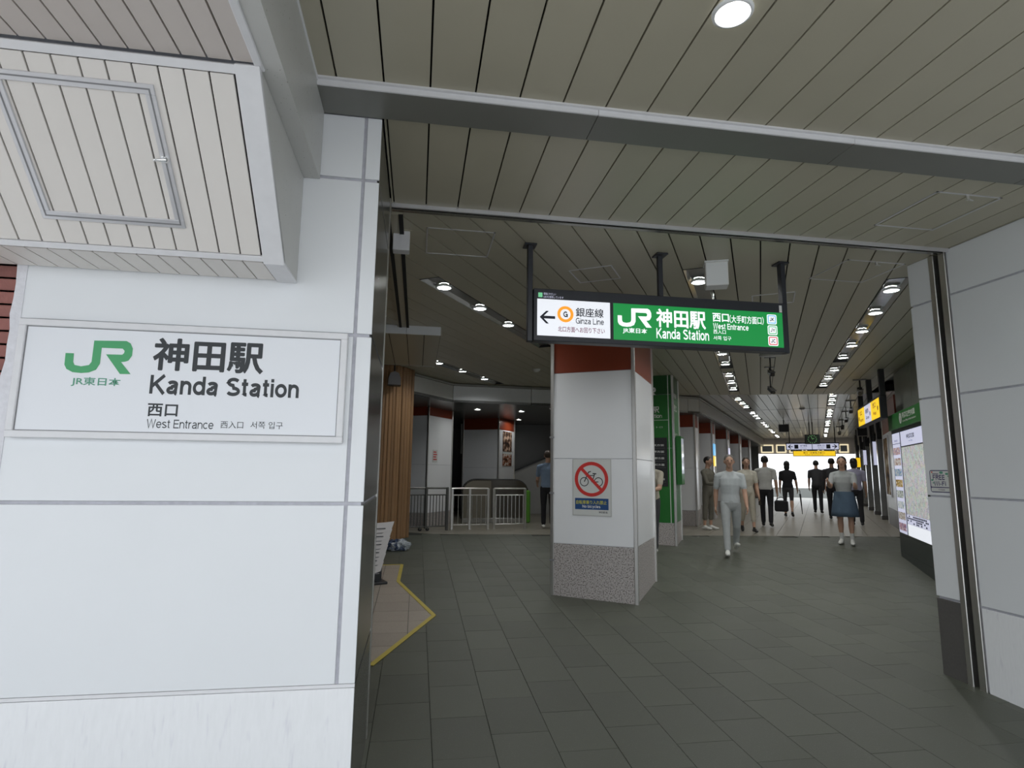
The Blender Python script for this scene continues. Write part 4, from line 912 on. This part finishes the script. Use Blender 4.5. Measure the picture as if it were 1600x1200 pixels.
# ================================================================== ceiling-mounted gear
wbx = thing('ceiling_speaker', 'white square box hanging from the ceiling above the hanging sign', 'box', P1(-.23, 5.15, ZC), -A1 + .12)
wbx.location = (2.507, 4.55, ZC); wbx.rotation_euler = (0, 0, -.40)
MB().cham(-.093, .093, -.07, .07, -.222, -.012, .006).build('case', M_white_p, wbx); MB().box(-.099, .099, -.076, .076, -.012, -.001).build('ceiling_plate', M_ring, wbx); MB().box(-.084, .084, -.0715, -.0700, -.212, -.022).build('front_grille', M_ring, wbx)
def camera_unit(loc, rz, label, tilt=.35, drop=.22, kind=0, sc_=1.):
    t = thing('security_camera', label, 'camera', (*loc, ZC), rz, 'security cameras under the ceiling'); t.scale = (sc_,) * 3
    mb = MB().cham(-.11, .11, -.03, .03, -.022, -.001, .003); mb.build('ceiling_plate', M_grey_p, t)
    MB().cyl((0, 0, -.02), (0, 0, -drop), .014, 10).sphere((0, 0, -drop), .03).build('stem', M_black, t, True)
    hx_ = MB().cham(-.045, .045, -.15, .13, -.045, .045, .012).build('housing', M_grey_p if kind else M_black, t); hx_.location = (0, -.03, -drop - .06); hx_.rotation_euler = (tilt, 0, 0)
    MB().cyl((0, -.15, 0), (0, -.175, 0), .036, 16).build('lens', M_glassd, hx_)
    MB().cham(-.055, .055, -.19, .13, .046, .054, .003).build('sun_shield', M_grey_p, hx_)
camera_unit((5.40, 8.26), -.35, 'black security camera hanging under the round cover beyond the sign', .35, .30, 0, .72)
camera_unit((5.90, 9.05), -.2, 'lower black security camera hanging behind the other black one', .5, .50, 0, .72)
for k, c_ in enumerate((12.87, 16.5, 19.3, 22.3, 25.4)):
    camera_unit(P2(.80, c_)[:2], -.75, 'grey security camera in the row near the yellow guidance sign, %s' % ORD[k], .25, .20, 1)
dm = thing('ceiling_dome', 'round beige access cover on the ceiling before the black cameras', 'cover', (5.30, 8.08, ZC)); MB().ring(0, 0, 0, [(.17, 0), (.165, -.012), (.02, -.018), (.001, -.018)], 28).build('cover', M_beam, dm, True)
for loc, lab in (((2.064, 10.195), 'small white smoke detector on the ceiling beside the white pillar'), (tuple(P2(-.3, 18.0)[:2]), 'dark round detector on the glossy far ceiling')):
    t = thing('smoke_detector', lab, 'detector', (*loc, ZC)); MB().ring(0, 0, 0, [(.07, 0), (.068, -.02), (.04, -.045), (.001, -.05)], 20).build('body', M_white_p if 'white' in lab else M_grey_p, t, True); MB().ring(0, 0, 0, [(.075, 0), (.075, -.008), (.06, -.008)], 20).build('base', M_ring, t)
for loc, lab, h in ((P2(-.95, 21.8), 'square dark speaker hanging under the far ceiling', .25), (P2(1.45, 24.0), 'dark box hanging at the far ceiling edge by the columns', .3)):
    t = thing('hanging_speaker', lab, 'speaker', (loc.x, loc.y, ZC), -A2); MB().cyl((0, 0, -.002), (0, 0, -.16), .015, 8).build('stem', M_black, t); MB().cham(-.16, .16, -.1, .1, -.16 - h, -.15, .01).build('case', M_grey_p, t); MB().box(-.14, .14, -.104, -.099, -.14 - h, -.17).build('grille', M_black, t)
spk = thing('wall_speaker', 'grey domed loudspeaker hanging beside the wood wall top', 'speaker', (-.43, 10.05, ZC), .1)
MB().cyl((0, 0, -.001), (0, 0, -.18), .012, 8).build('stem', M_black, spk)
MB().xzprism([(-.105, -.40), (.105, -.40), (.10, -.28), (.07, -.20), (0, -.17), (-.07, -.20), (-.10, -.28)], -.09, .09).build('case', M_grey_p, spk); MB().box(-.11, .11, -.095, .095, -.41, -.40).build('base_rim', M_black, spk)

# ================================================================== wood wall, railings, ticket hall furniture
wd = struct(MB().box(-5.0, -.03, .02, .20, .38, 3.36).build('wall_wood', M_granited, None, (-.10, 10.80, 0), (0, 0, -A1 + math.pi / 2)))
slat_me = MB().cham(-.041, .041, -.02, .03, .36, 3.36, .010).mesh('wood_slat', M_wood)
for i in range(42): put('wood_slat', slat_me, wd, (-.045 - i * .100, random.uniform(-.008, .008), 0))
MB().box(-5.0, -.05, .06, .19, .2, .38).build('plinth', M_black, wd)

def rail_bars(t, L_, z0, z1, n, rad, m, top2=True):
    MB().cyl((0, 0, z1), (L_, 0, z1), rad * 1.5, 12).build('top_rail', m, t)
    if top2: MB().cyl((0, 0, z1 - .14), (L_, 0, z1 - .14), rad, 10).build('upper_rail', m, t)
    MB().cyl((0, 0, z0), (L_, 0, z0), rad, 10).build('bottom_rail', m, t)
    me = MB().cyl((0, 0, z0), (0, 0, z1 - (.14 if top2 else 0)), rad * .8, 8).mesh('baluster', m)
    for i in range(n): put('baluster', me, t, ((i + .5) * L_ / n, 0, 0))
def between(a, b): a = Vector(a); b = Vector(b); return (b - a).length, math.atan2(b.y - a.y, b.x - a.x)
M_dsteel = mat('dark_steel_rail', (.16, .16, .155), .35, metal=.9)
a, b = (-.18, 12.35), (.66, 12.62); Ln, rz = between(a, b)
g = thing('folding_gate', 'dark steel folding gate on casters between the wood wall and the railing', 'gate', (*a, ZF), rz)
rail_bars(g, Ln, .09, .87, 13, .013, M_dsteel)
for x in (0, .42, Ln): MB().cham(x - .025, x + .025, -.025, .025, .05 if x < Ln else 0, .89, .004).build('post', M_dsteel, g)
for x in (.30, .46): MB().cyl((x, -.02, .035), (x, .02, .035), .035, 14).build('caster', M_rubber, g); MB().box(x - .012, x + .012, -.028, .028, .035, .09).build('caster_fork', M_dsteel, g)
for k, (a, b, nb_, lab) in enumerate((((.75, 12.70), (1.55, 12.79), 8, 'short steel railing panel between the folding gate and longer railing'), ((1.68, 12.80), (2.40, 13.02), 8, 'steel railing panel ending at the lime green machine'))):
    Ln, rz = between(a, b); g = thing('railing', lab, 'railing', (*a, ZF), rz, 'steel railings of the ticket hall')
    rail_bars(g, Ln, .10, .86, nb_, .011, M_steel)
    for x in (0.02, Ln * .5, Ln) if k == 0 else (.0, Ln): MB().cham(x - .022, x + .022, -.022, .022, 0, .86, .004).build('post', M_steel, g); MB().cyl((x, 0, 0), (x, 0, .012), .045, 14).build('foot', M_steel, g)
# escalator end
es = thing('escalator', 'rounded dark glass escalator balustrade end with lime green side', 'escalator', (1.10, 14.3, ZF), .03)
pr_ = []
Wd, Ht, rd = 1.62, 1.02, .32
for cx_, cz_, a0 in ((Wd - rd, Ht - rd, 0), (rd, Ht - rd, 90)): pr_ += [(cx_ + rd * math.cos(math.radians(a0 + 9 * i)), cz_ + rd * math.sin(math.radians(a0 + 9 * i))) for i in range(11)]
pr_ += [(0, .0), (Wd, 0)]
MB().xzprism(pr_, 0, .10).build('balustrade', M_glassd, es)
hp = [(p[0], p[1]) for p in pr_[:-2]]
MB().tube([(Wd, .05, .1)] + [(p[0], .05, p[1]) for p in hp] + [(0, .05, .1)], .028, 10).build('handrail', M_rubber, es, True)
MB().xzprism([(.70, .12), (.70, Ht - .02)] + [(rd + (rd - .02) * math.cos(math.radians(90 + 9 * i)), Ht - rd + (rd - .02) * math.sin(math.radians(90 + 9 * i))) for i in range(11)] + [(.02, .12)], -.02, .0).build('steel_cover', mat('bronze_steel', (.17, .152, .115), .4, metal=.3), es)
MB().cham(Wd - .06, Wd + .05, -.06, .6, .0, .78, .03).build('side_panel', M_lime, es)
MB().cham(0, Wd, -.04, .14, 0, .12, .01).build('skirt', M_steeld, es)
# stair enclosure behind
stw = struct(MB().xzprism([(0, 0), (4.2, 0), (4.2, 2.65), (0, 2.65)], 0, .1).build('wall_stair', M_dwall, None, (2.5, 17.8, ZF), (0, 0, -.1)))
MB().xzprism([(0, 1.05), (0, 0), (3.2, 0), (3.2, 2.4)], -.35, -.25).build('stringer', M_beam, stw); MB().xzprism([(0, 1.05), (0, 1.10), (3.2, 2.45), (3.2, 2.40)], -.40, -.2).build('stair_nosing', M_black, stw)
hsg = thing('hanging_board', 'narrow white and blue board seen between the two ticket-hall pillars', 'sign', (1.22, 16.6, 2.0), -.1); hsg.scale = (1, 1, 1)
MB().cham(-.02, .22, 0, .06, 0, .85, .006).build('case', M_paper, hsg); rect(hsg, 'blue_patch', .03, .18, .05, .33, -.004, .0, M_blue); text(hsg, '?', .07, .15, .45, .62, -.004, M_ink, .02); MB().cyl((.1, .03, .85), (.1, .03, .95), .012, 8).build('hanger', M_black, hsg)
rb = MB().box(0, .7, .0, .05, 0, .9).build('russet_board', M_brown, None, (1.46, 16.9, 1.95), (0, 0, -.1)); rb.parent = stw; rb.matrix_parent_inverse = stw.matrix_world.inverted(); rb.parent = None
struct(rb); rb.name = 'trim_9'

# leaflet rack and bag
lr = thing('leaflet_rack', 'fanned white leaflets in a rack on a black stand by the steel edge', 'leaflet rack', (-.44, 7.80, fz(-.44, 7.8)), .35)
MB().cham(-.05, .05, -.02, .02, 0, .52, .004).build('stand', M_black, lr); MB().cham(-.14, .10, -.12, .12, 0, .03, .006).build('base', M_black, lr)
M_leaf = mat('leaflet_paper', (.62, .60, .60), .6, nscale=9, namp=.06)
for i in range(6):
    z1_ = .74 - i * .095; z0_ = z1_ - .125; xr1 = .175 - .028 * i; xr0 = xr1 - .045; yo = -.05 - i * .016
    vs = []
    for j in range(7):
        t_ = j / 6; xx = -.16 + t_ * (xr1 + .16); xb = -.16 + t_ * (xr0 + .16); cv = .03 * t_ * t_
        vs += [(xb, yo - .012 - cv * .5, z0_ + cv * 1.0), (xx, yo + .012 - cv * .5, z1_ + cv * .6)]
    MB().add(vs + [(a_, b_ + .006, c_) for a_, b_, c_ in vs], [(2 * j, 2 * j + 2, 2 * j + 3, 2 * j + 1) for j in range(6)] + [(14 + 2 * j, 15 + 2 * j, 17 + 2 * j, 16 + 2 * j) for j in range(6)] + [(0, 1, 15, 14), (12, 26, 27, 13)] + [(2 * j, 14 + 2 * j, 16 + 2 * j, 2 * j + 2) for j in range(6)]).build('leaflet', M_leaf, lr)
    MB().box(-.10, xr0 - .07, yo - .0165, yo - .0125, z0_ + .055, z0_ + .064).build('print_line', M_ink, lr); MB().box(-.16, xr0 - .01, yo - .017, yo - .0135, z0_ - .003, z0_ + .008).build('tray_lip', M_grey_p, lr)
bm = bmesh.new(); bmesh.ops.create_icosphere(bm, subdivisions=4, radius=1)
for v in bm.verts:
    n_ = v.co.copy(); k_ = 1 + .22 * math.sin(7 * n_.x + 3 * n_.z) * math.cos(5 * n_.y + 2) + .12 * math.sin(17 * n_.x + 11 * n_.y) + .08 * math.sin(23 * n_.z + 13 * n_.x)
    v.co = Vector((n_.x * .19 * k_, n_.y * .10 * k_, max(-.085, n_.z * .09 * k_)))
me = bpy.data.meshes.new('bag_film'); bm.to_mesh(me); bm.free()
pm = bpy.data.materials.new('clear_crinkled_plastic'); pm.use_nodes = True; nb_ = pm.node_tree; pb = nb_.nodes['Principled BSDF']; pb.inputs['Roughness'].default_value = .12; pb.inputs['Alpha'].default_value = 1
tcn = nb_.nodes.new('ShaderNodeTexCoord'); vn = nb_.nodes.new('ShaderNodeTexNoise'); vn.inputs['Scale'].default_value = 9; nb_.links.new(tcn.outputs['Object'], vn.inputs['Vector'])
rp = nb_.nodes.new('ShaderNodeValToRGB'); e = rp.color_ramp.elements; e[0].position = .42; e[0].color = (.07, .10, .18, 1); e[1].position = .55; e[1].color = (.52, .56, .60, 1); nb_.links.new(vn.outputs['Fac'], rp.inputs['Fac']); nb_.links.new(rp.outputs['Color'], pb.inputs['Base Color'])
me.materials.append(pm)
bag = tag(put('plastic_bag', me, None, (-.26, 10.12, fz(-.26, 10.12) + .086)), 'crumpled clear and blue plastic bag lying before the wood wall', 'bag')

# ================================================================== PEOPLE
SKIN = mat('skin', (.50, .30, .21), .5)
def cloth(name, c, r=.85): return mat('cloth_' + name, c, r, nscale=18, namp=.12, bump=.15, bscale=30)
def frames(pts):
    return [Vector(p) for p in pts]
class Fig:
    def __init__(s): s.v = []; s.f = []; s.samples = []
    def tube(s, pts, rad, mi, n=14, side=None):
        """closed tapered tube; rad: list of r or (rx,ry). side: reference x axis for elliptic rings"""
        pts = [Vector(p) for p in pts]; k = len(pts); b = len(s.v)
        rr = [(r, r) if not isinstance(r, tuple) else r for r in rad]
        dirs = [(pts[min(i + 1, k - 1)] - pts[max(i - 1, 0)]).normalized() for i in range(k)]
        ref = Vector(side) if side else Vector((1, 0, 0))
        rings = []
        for i in range(k):
            d = dirs[i]; x = (ref - d * ref.dot(d))
            if x.length < 1e-3: x = d.orthogonal()
            x.normalize(); y = d.cross(x)
            rings.append((pts[i], x, y, rr[i]))
        allr = []
        p, x, y, r = rings[0]; d = dirs[0]; m = min(r)
        allr += [(p - d * m * .8, x, y, (r[0] * .35, r[1] * .35)), (p - d * m * .45, x, y, (r[0] * .8, r[1] * .8))]
        allr += rings
        p, x, y, r = rings[-1]; d = dirs[-1]; m = min(r)
        allr += [(p + d * m * .45, x, y, (r[0] * .8, r[1] * .8)), (p + d * m * .8, x, y, (r[0] * .35, r[1] * .35))]
        for p, x, y, r in allr:
            s.v += [tuple(p + x * math.cos(2 * math.pi * i / n) * r[0] + y * math.sin(2 * math.pi * i / n) * r[1]) for i in range(n)]
        K = len(allr)
        s.f += [tuple(b + i for i in range(n))[::-1], tuple(b + (K - 1) * n + i for i in range(n))]
        s.f += [(b + j * n + i, b + j * n + (i + 1) % n, b + (j + 1) * n + (i + 1) % n, b + (j + 1) * n + i) for j in range(K - 1) for i in range(n)]
        for i in range(k - 1):
            for t in (0, .25, .5, .75):
                q = pts[i].lerp(pts[i + 1], t); ra = rr[i][0] * (1 - t) + rr[i + 1][0] * t; rb_ = rr[i][1] * (1 - t) + rr[i + 1][1] * t
                mn = min(ra, rb_); s.samples.append((q, mn, mi))
                if ra > mn * 1.25:
                    x = rings[i][1]
                    for sg in (-1, 1): s.samples.append((q + x * sg * (ra - mn), mn, mi))
        s.samples.append((pts[-1], min(rr[-1]), mi))
    def ell(s, c, r, mi, n=16):
        c = Vector(c); mb = MB().sphere(c, r[0], r[1], r[2], n); b = len(s.v); s.v += mb.v; s.f += [tuple(b + i for i in f) for f in mb.f]
        mn = min(r); s.samples.append((c, mn * 1.0, mi))
        for i, ax in enumerate(((1, 0, 0), (0, 1, 0), (0, 0, 1))):
            if r[i] > mn * 1.1:
                for sg in (-1, 1): s.samples.append((c + Vector(ax) * sg * (r[i] - mn), mn, mi))
    def build(s, name, mats, voxel, parent):
        me = bpy.data.meshes.new(name); me.from_pydata(s.v, [], s.f); o = bpy.data.objects.new(name, me); COL.objects.link(o)
        md = o.modifiers.new('r', 'REMESH'); md.mode = 'VOXEL'; md.voxel_size = voxel
        sm_ = o.modifiers.new('s', 'SMOOTH'); sm_.iterations = 3; sm_.factor = .5
        dg = bpy.context.evaluated_depsgraph_get(); nm = bpy.data.meshes.new_from_object(o.evaluated_get(dg)); bpy.data.objects.remove(o); bpy.data.meshes.remove(me)
        for m in mats: nm.materials.append(m)
        n = len(nm.polygons); co = np.empty(n * 3); nm.polygons.foreach_get('center', co); co = co.reshape(-1, 3)
        sp = np.array([q[0][:] for q in s.samples]); rd = np.array([q[1] for q in s.samples]); ids = np.array([q[2] for q in s.samples])
        best = np.full(n, 1e9); mi = np.zeros(n, dtype=np.int32)
        for k in range(len(sp)):
            d = np.sqrt(((co - sp[k]) ** 2).sum(1)) - rd[k]; q = d < best; best[q] = d[q]; mi[q] = ids[k]
        nm.polygons.foreach_set('material_index', mi); nm.polygons.foreach_set('use_smooth', [True] * n); nm.name = name; nm.update()
        return put(name, nm, parent)
def V(*a): return Vector(a)
def person(label, loc, heading, H=1.66, legs=((.28, .1, 0), (-.25, .35, .35)), arms=((-.3, .08, .35), (.3, .08, .35)), top=None, bottom=None, shoe=None, hair=None, kind='trousers', sleeve='short', socks=None, group='people in the passage', voxel=.012, lean=.03, female=False, hairlen=0, turn=0.):
    """heading: world direction faced, angle of local +y from +Y clockwise. legs/arms: (left, right). leg=(hip flex, knee bend, foot pitch); arm=(flex, abduct, elbow)"""
    t = thing('person', label, 'person', (loc[0], loc[1], fz(loc[0], loc[1]) if loc[1] < TRL(loc[0]) else ZF), -heading, group)
    F = Fig(); mats = [SKIN, top, bottom, shoe, socks or SKIN]
    hipz = .515 * H; L1, L2 = .24 * H, .235 * H; tr_ = bottom_mat = 2
    ank = []
    sides = []
    for s, (a, k, p) in zip((-1, 1), legs):
        hip = V(s * .052 * H, 0, hipz); knee = hip + V(s * .004 * H, math.sin(a), -math.cos(a)) * 1 * L1; knee.x = s * .055 * H
        an = knee + V(0, math.sin(a - k), -math.cos(a - k)) * L2; an.x = s * .055 * H
        fd = V(s * .12, math.cos(p), -math.sin(p)).normalized(); dn = V(0, -math.sin(p), -math.cos(p))
        heel = an - fd * .030 * H + dn * .028 * H; ball = an + fd * .075 * H + dn * .030 * H; toe = an + fd * .110 * H + dn * .030 * H
        sides.append((hip, knee, an, heel, ball, toe))
    low = min(min(q[3].z, q[5].z, q[4].z) for q in sides) - .020 * H
    dz = V(0, 0, -low)
    hipz -= low
    for (hip, knee, an, heel, ball, toe) in sides:
        hip, knee, an, heel, ball, toe = [q + dz for q in (hip, knee, an, heel, ball, toe)]
        if kind == 'trousers':
            F.tube([hip, hip.lerp(knee, .5), knee, knee.lerp(an, .5), an.lerp(knee, .06)], [.050 * H, .047 * H, .037 * H, .034 * H, .031 * H], 2)
            F.tube([an.lerp(knee, .12), an], [.022 * H, .021 * H], 4)
        elif kind == 'crop':
            F.tube([hip, hip.lerp(knee, .5), knee, knee.lerp(an, .55)], [.050 * H, .046 * H, .037 * H, .032 * H], 2)
            F.tube([knee.lerp(an, .5), an], [.024 * H, .019 * H], 0)
        else:
            F.tube([hip, hip.lerp(knee, .5), knee], [.048 * H, .042 * H, .031 * H], 2 if kind == 'shorts' else 0)
            F.tube([knee, knee.lerp(an, .3), knee.lerp(an, .6)], [.030 * H, .032 * H, .025 * H], 0); F.tube([knee.lerp(an, .62), an], [.023 * H, .020 * H], 4)
        F.tube([heel, an + (ball - an) * .35 + V(0, 0, -.004 * H), ball, toe], [(.021 * H, .020 * H), (.024 * H, .024 * H), (.026 * H, .019 * H), (.019 * H, .014 * H)], 3)
        F.tube([an, (heel + ball) * .5], [.021 * H, .020 * H], 3)
    def tp(x, y, zf_):                                  # torso point with lean
        zr = zf_ * H - .515 * H; return V(x * H, y * H + math.sin(lean) * zr, hipz + math.cos(lean) * zr)
    shw = .108 if female else .118
    F.tube([tp(0, 0, .485), tp(0, .002, .53)], [(.080 * H, .062 * H), (.095 * H, .067 * H)], 2, 20, (1, 0, 0))
    F.tube([tp(0, 0, .54), tp(0, 0, .61), tp(0, .004, .70), tp(0, .002, .76), tp(0, -.006, .805)], [(.096 * H, .068 * H), (.088 * H if not female else .080 * H, .063 * H), (.100 * H, .070 * H), (.104 * H, .064 * H), (.080 * H, .046 * H)], 1, 20, (1, 0, 0))
    F.tube([tp(-shw * .9, -.006, .79), tp(0, -.006, .812), tp(shw * .9, -.006, .79)], [.031 * H, .038 * H, .031 * H], 1, 14, (0, 1, 0))
    F.tube([tp(0, -.006, .82), tp(0, .004, .885)], [.034 * H, .031 * H], 0)
    hc = tp(0, .012, .932); cz_ = Matrix.Rotation(-turn, 4, 'Z')
    def hp_(x, y, z): return hc + (cz_ @ V(x * H, y * H, z * H))
    F.ell(hc + V(0, 0, .010 * H), (.047 * H, .058 * H, .058 * H), 0)
    F.tube([hp_(0, .012, -.010), hp_(0, .026, -.048)], [(.041 * H, .040 * H), (.024 * H, .022 * H)], 0)          # jaw
    F.tube([hp_(0, .054, .012), hp_(0, .066, -.012)], [.007 * H, .009 * H], 0, 8)                                # nose
    for s in (-1, 1): F.ell(hp_(s * .049, -.002, .0), (.007 * H, .014 * H, .019 * H), 0, 8)
    for s, (fl_, ab, el) in zip((-1, 1), arms):
        sh = tp(s * shw, -.006, .79); a1 = V(s * math.sin(ab), math.sin(fl_) * math.cos(ab), -math.cos(fl_) * math.cos(ab)); e_ = sh + a1 * .175 * H
        f2 = fl_ + el; a2 = V(s * math.sin(ab) * .5, math.sin(f2) * math.cos(ab * .5), -math.cos(f2) * math.cos(ab * .5)); wr_ = e_ + a2 * .145 * H
        if sleeve == 'short':
            F.tube([sh, sh.lerp(e_, .68)], [.031 * H, .031 * H], 1); F.tube([sh.lerp(e_, .6), e_, e_.lerp(wr_, .3), wr_], [.026 * H, .024 * H, .024 * H, .016 * H], 0)
        else:
            F.tube([sh, sh.lerp(e_, .5), e_, e_.lerp(wr_, .3), wr_], [.035 * H, .031 * H, .028 * H, .027 * H, .022 * H], 1)
        inn_ = V(-s, 0, 0); inn_ = (inn_ - a2 * inn_.dot(a2)).normalized(); fwd = inn_.cross(a2) * s      # thumb side ~ forward
        pe = wr_ + a2 * .048 * H
        F.tube([wr_, wr_ + a2 * .02 * H, pe], [(.013 * H, .016 * H), (.012 * H, .022 * H), (.011 * H, .024 * H)], 0, 10, tuple(inn_))
        for i, ln in enumerate((.040, .046, .043, .034)):
            b0 = pe + fwd * (.0165 - .011 * i) * H * (1 if fwd.y > 0 else -1); b1 = b0 + (a2 + inn_ * .25).normalized() * ln * .5 * H; b2 = b1 + (a2 + inn_ * .9).normalized() * ln * .5 * H
            F.tube([b0 - a2 * .008 * H, b1, b2], [.0062 * H, .0056 * H, .0048 * H], 0, 8)
        sg = (1 if fwd.y > 0 else -1); tb = wr_ + a2 * .018 * H + fwd * sg * .016 * H; F.tube([tb, tb + (a2 * .7 + fwd * sg * .6).normalized() * .026 * H, tb + (a2 + fwd * sg * .35 + inn_ * .3).normalized() * .046 * H], [.0080 * H, .0068 * H, .0055 * H], 0, 8)
        t['hand_%d' % (0 if s < 0 else 1)] = [*(pe + a2 * .02 * H)]
    F.build('body', mats, voxel, t)
    if hair:
        hm = MB(); hm.sphere(hc + cz_ @ V(0, -.010 * H, .020 * H), .0515 * H, .059 * H, .057 * H, 18)
        if hairlen: hm.sphere(hc + cz_ @ V(0, -.030 * H, -.02 * H - hairlen * .4 * H), .050 * H, .034 * H, .05 * H + hairlen * .5 * H, 16)
        hm.build('hair', hair, t, True)
    for s in (-1, 1): MB().sphere(hp_(s * .019, .0545, .012), .0075 * H, .004 * H, .0042 * H, 10).build('eye', M_ink, t, True)
    MB().sphere(hp_(0, .053, -.030), .015 * H, .004 * H, .0035 * H, 10).build('mouth', mat('lips', (.36, .14, .12), .5), t, True)
    t['hip'] = hipz
    return t
K_lgrey = cloth('light_grey', (.40, .42, .42)); K_shirt = cloth('pale_grey_shirt', (.50, .53, .54)); K_white = cloth('white', (.62, .62, .60)); K_black = cloth('black', (.016, .016, .02)); K_char = cloth('charcoal', (.045, .045, .05))
K_beige = cloth('beige', (.46, .42, .34)); K_cream = cloth('cream', (.56, .53, .45)); K_olive = cloth('olive', (.16, .15, .12)); K_denim = cloth('denim', (.07, .11, .16)); K_blue = cloth('pale_blue_shirt', (.20, .27, .38)); K_lav = cloth('lavender', (.36, .35, .46)); K_rust = cloth('rust', (.24, .13, .11))
S_white = mat('white_shoe', (.72, .72, .68), .5); S_black = mat('black_shoe', (.012, .012, .013), .35)
H_black = mat('black_hair', (.012, .010, .009), .45, nscale=60, namp=.4); H_grey = mat('grey_hair', (.13, .12, .11), .55, nscale=60, namp=.3); H_brown = mat('brown_hair', (.05, .03, .02), .45, nscale=60, namp=.4)
TO = math.radians(180)
man = person('person in pale grey shirt and light trousers striding towards the viewer', (5.22, 9.30), TO + .42, 1.65, ((-.22, .42, -.35), (.26, .02, -.10)), ((.22, .10, .25), (-.25, .10, .30)), K_shirt, K_lgrey, S_white, H_grey, voxel=.0085)
person('person in olive clothes and white shoes standing under the grey fascia', (6.50, 12.55), TO - .6, 1.60, ((.05, .1, 0), (-.06, .02, 0)), ((.5, .1, 1.2), (.4, .1, 1.1)), K_olive, K_olive, S_white, H_black, kind='crop', sleeve='long')
lady = person('person in cream top and cropped beige trousers behind the striding figure', (7.12, 11.98), TO + .35, 1.58, ((.22, .05, 0), (-.18, .25, .25)), ((.1, .1, .35), (.0, .1, .3)), K_cream, K_beige, S_black, H_brown, kind='crop', female=True, hairlen=.06)
p1 = person('person in white shirt and black trousers walking away with a dark bag', (8.34, 13.2), .62, 1.66, ((.16, .03, 0), (-.16, .22, .2)), ((.15, .1, .2), (-.1, .12, .2)), K_white, K_black, S_black, H_black)
p2 = person('far person in black top with bare calves carrying a folded umbrella', (10.95, 16.2), .6, 1.62, ((.10, .03, 0), (-.2, .35, .4)), ((.1, .1, .2), (.0, .2, .4)), K_black, K_char, S_black, H_black, kind='shorts', female=True, hairlen=.05)
person('far person in charcoal clothes walking away, centre of the passage', (12.95, 17.6), .65, 1.68, ((.15, .05, 0), (-.12, .15, .15)), ((.2, .1, .2), (-.2, .1, .2)), K_char, K_black, S_black, H_black)
person('person in dark suit walking just left of the denim skirt', (11.75, 15.3), .7, 1.70, ((.10, .03, 0), (-.12, .15, .1)), ((.1, .1, .2), (-.2, .1, .2)), K_char, K_black, S_black, H_black, sleeve='long')
wm = person('person in pale top, blue denim skirt and white trainers facing the viewer', (8.02, 10.15), TO + .75, 1.62, ((.04, .05, 0), (-.03, .06, 0)), ((.5, .12, 1.3), (.6, .12, 1.4)), K_lgrey, K_denim, S_white, H_black, kind='skirt', socks=K_white, female=True, hairlen=.07, voxel=.0095)
person('person in lavender top and black trousers behind the denim skirt', (11.0, 13.5), .6, 1.66, ((.1, .05, 0), (-.1, .1, 0)), ((.1, .1, .3), (0, .1, .3)), K_lav, K_black, S_black, H_black, hairlen=.03)
person('person in pale blue shirt and black trousers standing by the lime green machine', (2.90, 12.95), .25, 1.68, ((.04, .03, 0), (-.12, .25, .2)), ((.3, .12, .8), (.2, .1, .6)), K_blue, K_black, S_white, H_brown, group='people in the ticket hall')
person('person in beige top almost wholly hidden behind the white pillar', (3.95, 9.62), TO + .9, 1.64, ((.1, .05, 0), (-.1, .15, .1)), ((.5, .15, 1.0), (.3, .22, .9)), K_beige, K_char, S_white, H_black)
H = 1.62; hz = wm['hip']
sk = MB(); prof = [(.098, .070, .08), (.112, .088, .02), (.128, .105, -.06), (.140, .118, -.15), (.146, .124, -.205)]; nS = 28; vs = []
for k, (a, b, z) in enumerate(prof + [(p_[0] - .006, p_[1] - .006, p_[2]) for p_ in prof[::-1]]):
    for i in range(nS):
        t_ = 2 * math.pi * i / nS; rp_ = 1 + .03 * math.sin(7 * t_) * min(k, 4) / 4; vs.append((a * H * math.cos(t_) * rp_, b * H * math.sin(t_) * rp_, hz + z * H))
sk.add(vs, [(j * nS + i, j * nS + (i + 1) % nS, (j + 1) * nS + (i + 1) % nS, (j + 1) * nS + i) for j in range(len(prof) * 2 - 1) for i in range(nS)]); sk.build('skirt', K_denim, wm, True)
# carried things
def at_hand(p, k): return p.matrix_basis @ Vector(p['hand_%d' % k])
h = at_hand(p1, 1)
bgd = thing('tote_bag', 'black tote bag carried by the figure in white shirt', 'bag', (h.x + .02, h.y - .10, h.z - .30), -.62)
MB().cham(-.15, .15, -.05, .05, -.02, .24, .03).build('body', K_black, bgd); MB().tube([(-.1, 0, .23), (-.08, 0, .29), (0, 0, .315), (.08, 0, .29), (.1, 0, .23)], .010, 8).build('handle', K_black, bgd)
h = at_hand(p2, 1)
um = thing('folded_umbrella', 'dark folded umbrella held beside the far figure in black', 'umbrella', (h.x + .05, h.y - .03, h.z), 0)
MB().cyl((0, 0, -.03), (.04, .0, -.62), .026, 12, .008).build('canopy', K_char, um); MB().cyl((0, 0, -.03), (-.004, 0, .06), .009, 8).tube([(-.004, 0, .06), (-.02, 0, .085), (-.045, 0, .07)], .010, 8).build('handle', M_black, um)
h = at_hand(lady, 0)
ph = thing('phone', 'dark phone in the hand of the figure in cropped trousers', 'phone', (h.x, h.y, h.z - .03), .3); MB().cham(-.036, .036, -.006, .006, -.07, .07, .004).build('case', M_navy, ph); MB().box(-.032, .032, -.0068, -.0058, -.064, .064).build('screen', M_glassd, ph)

bpy.data.objects.remove(_to)
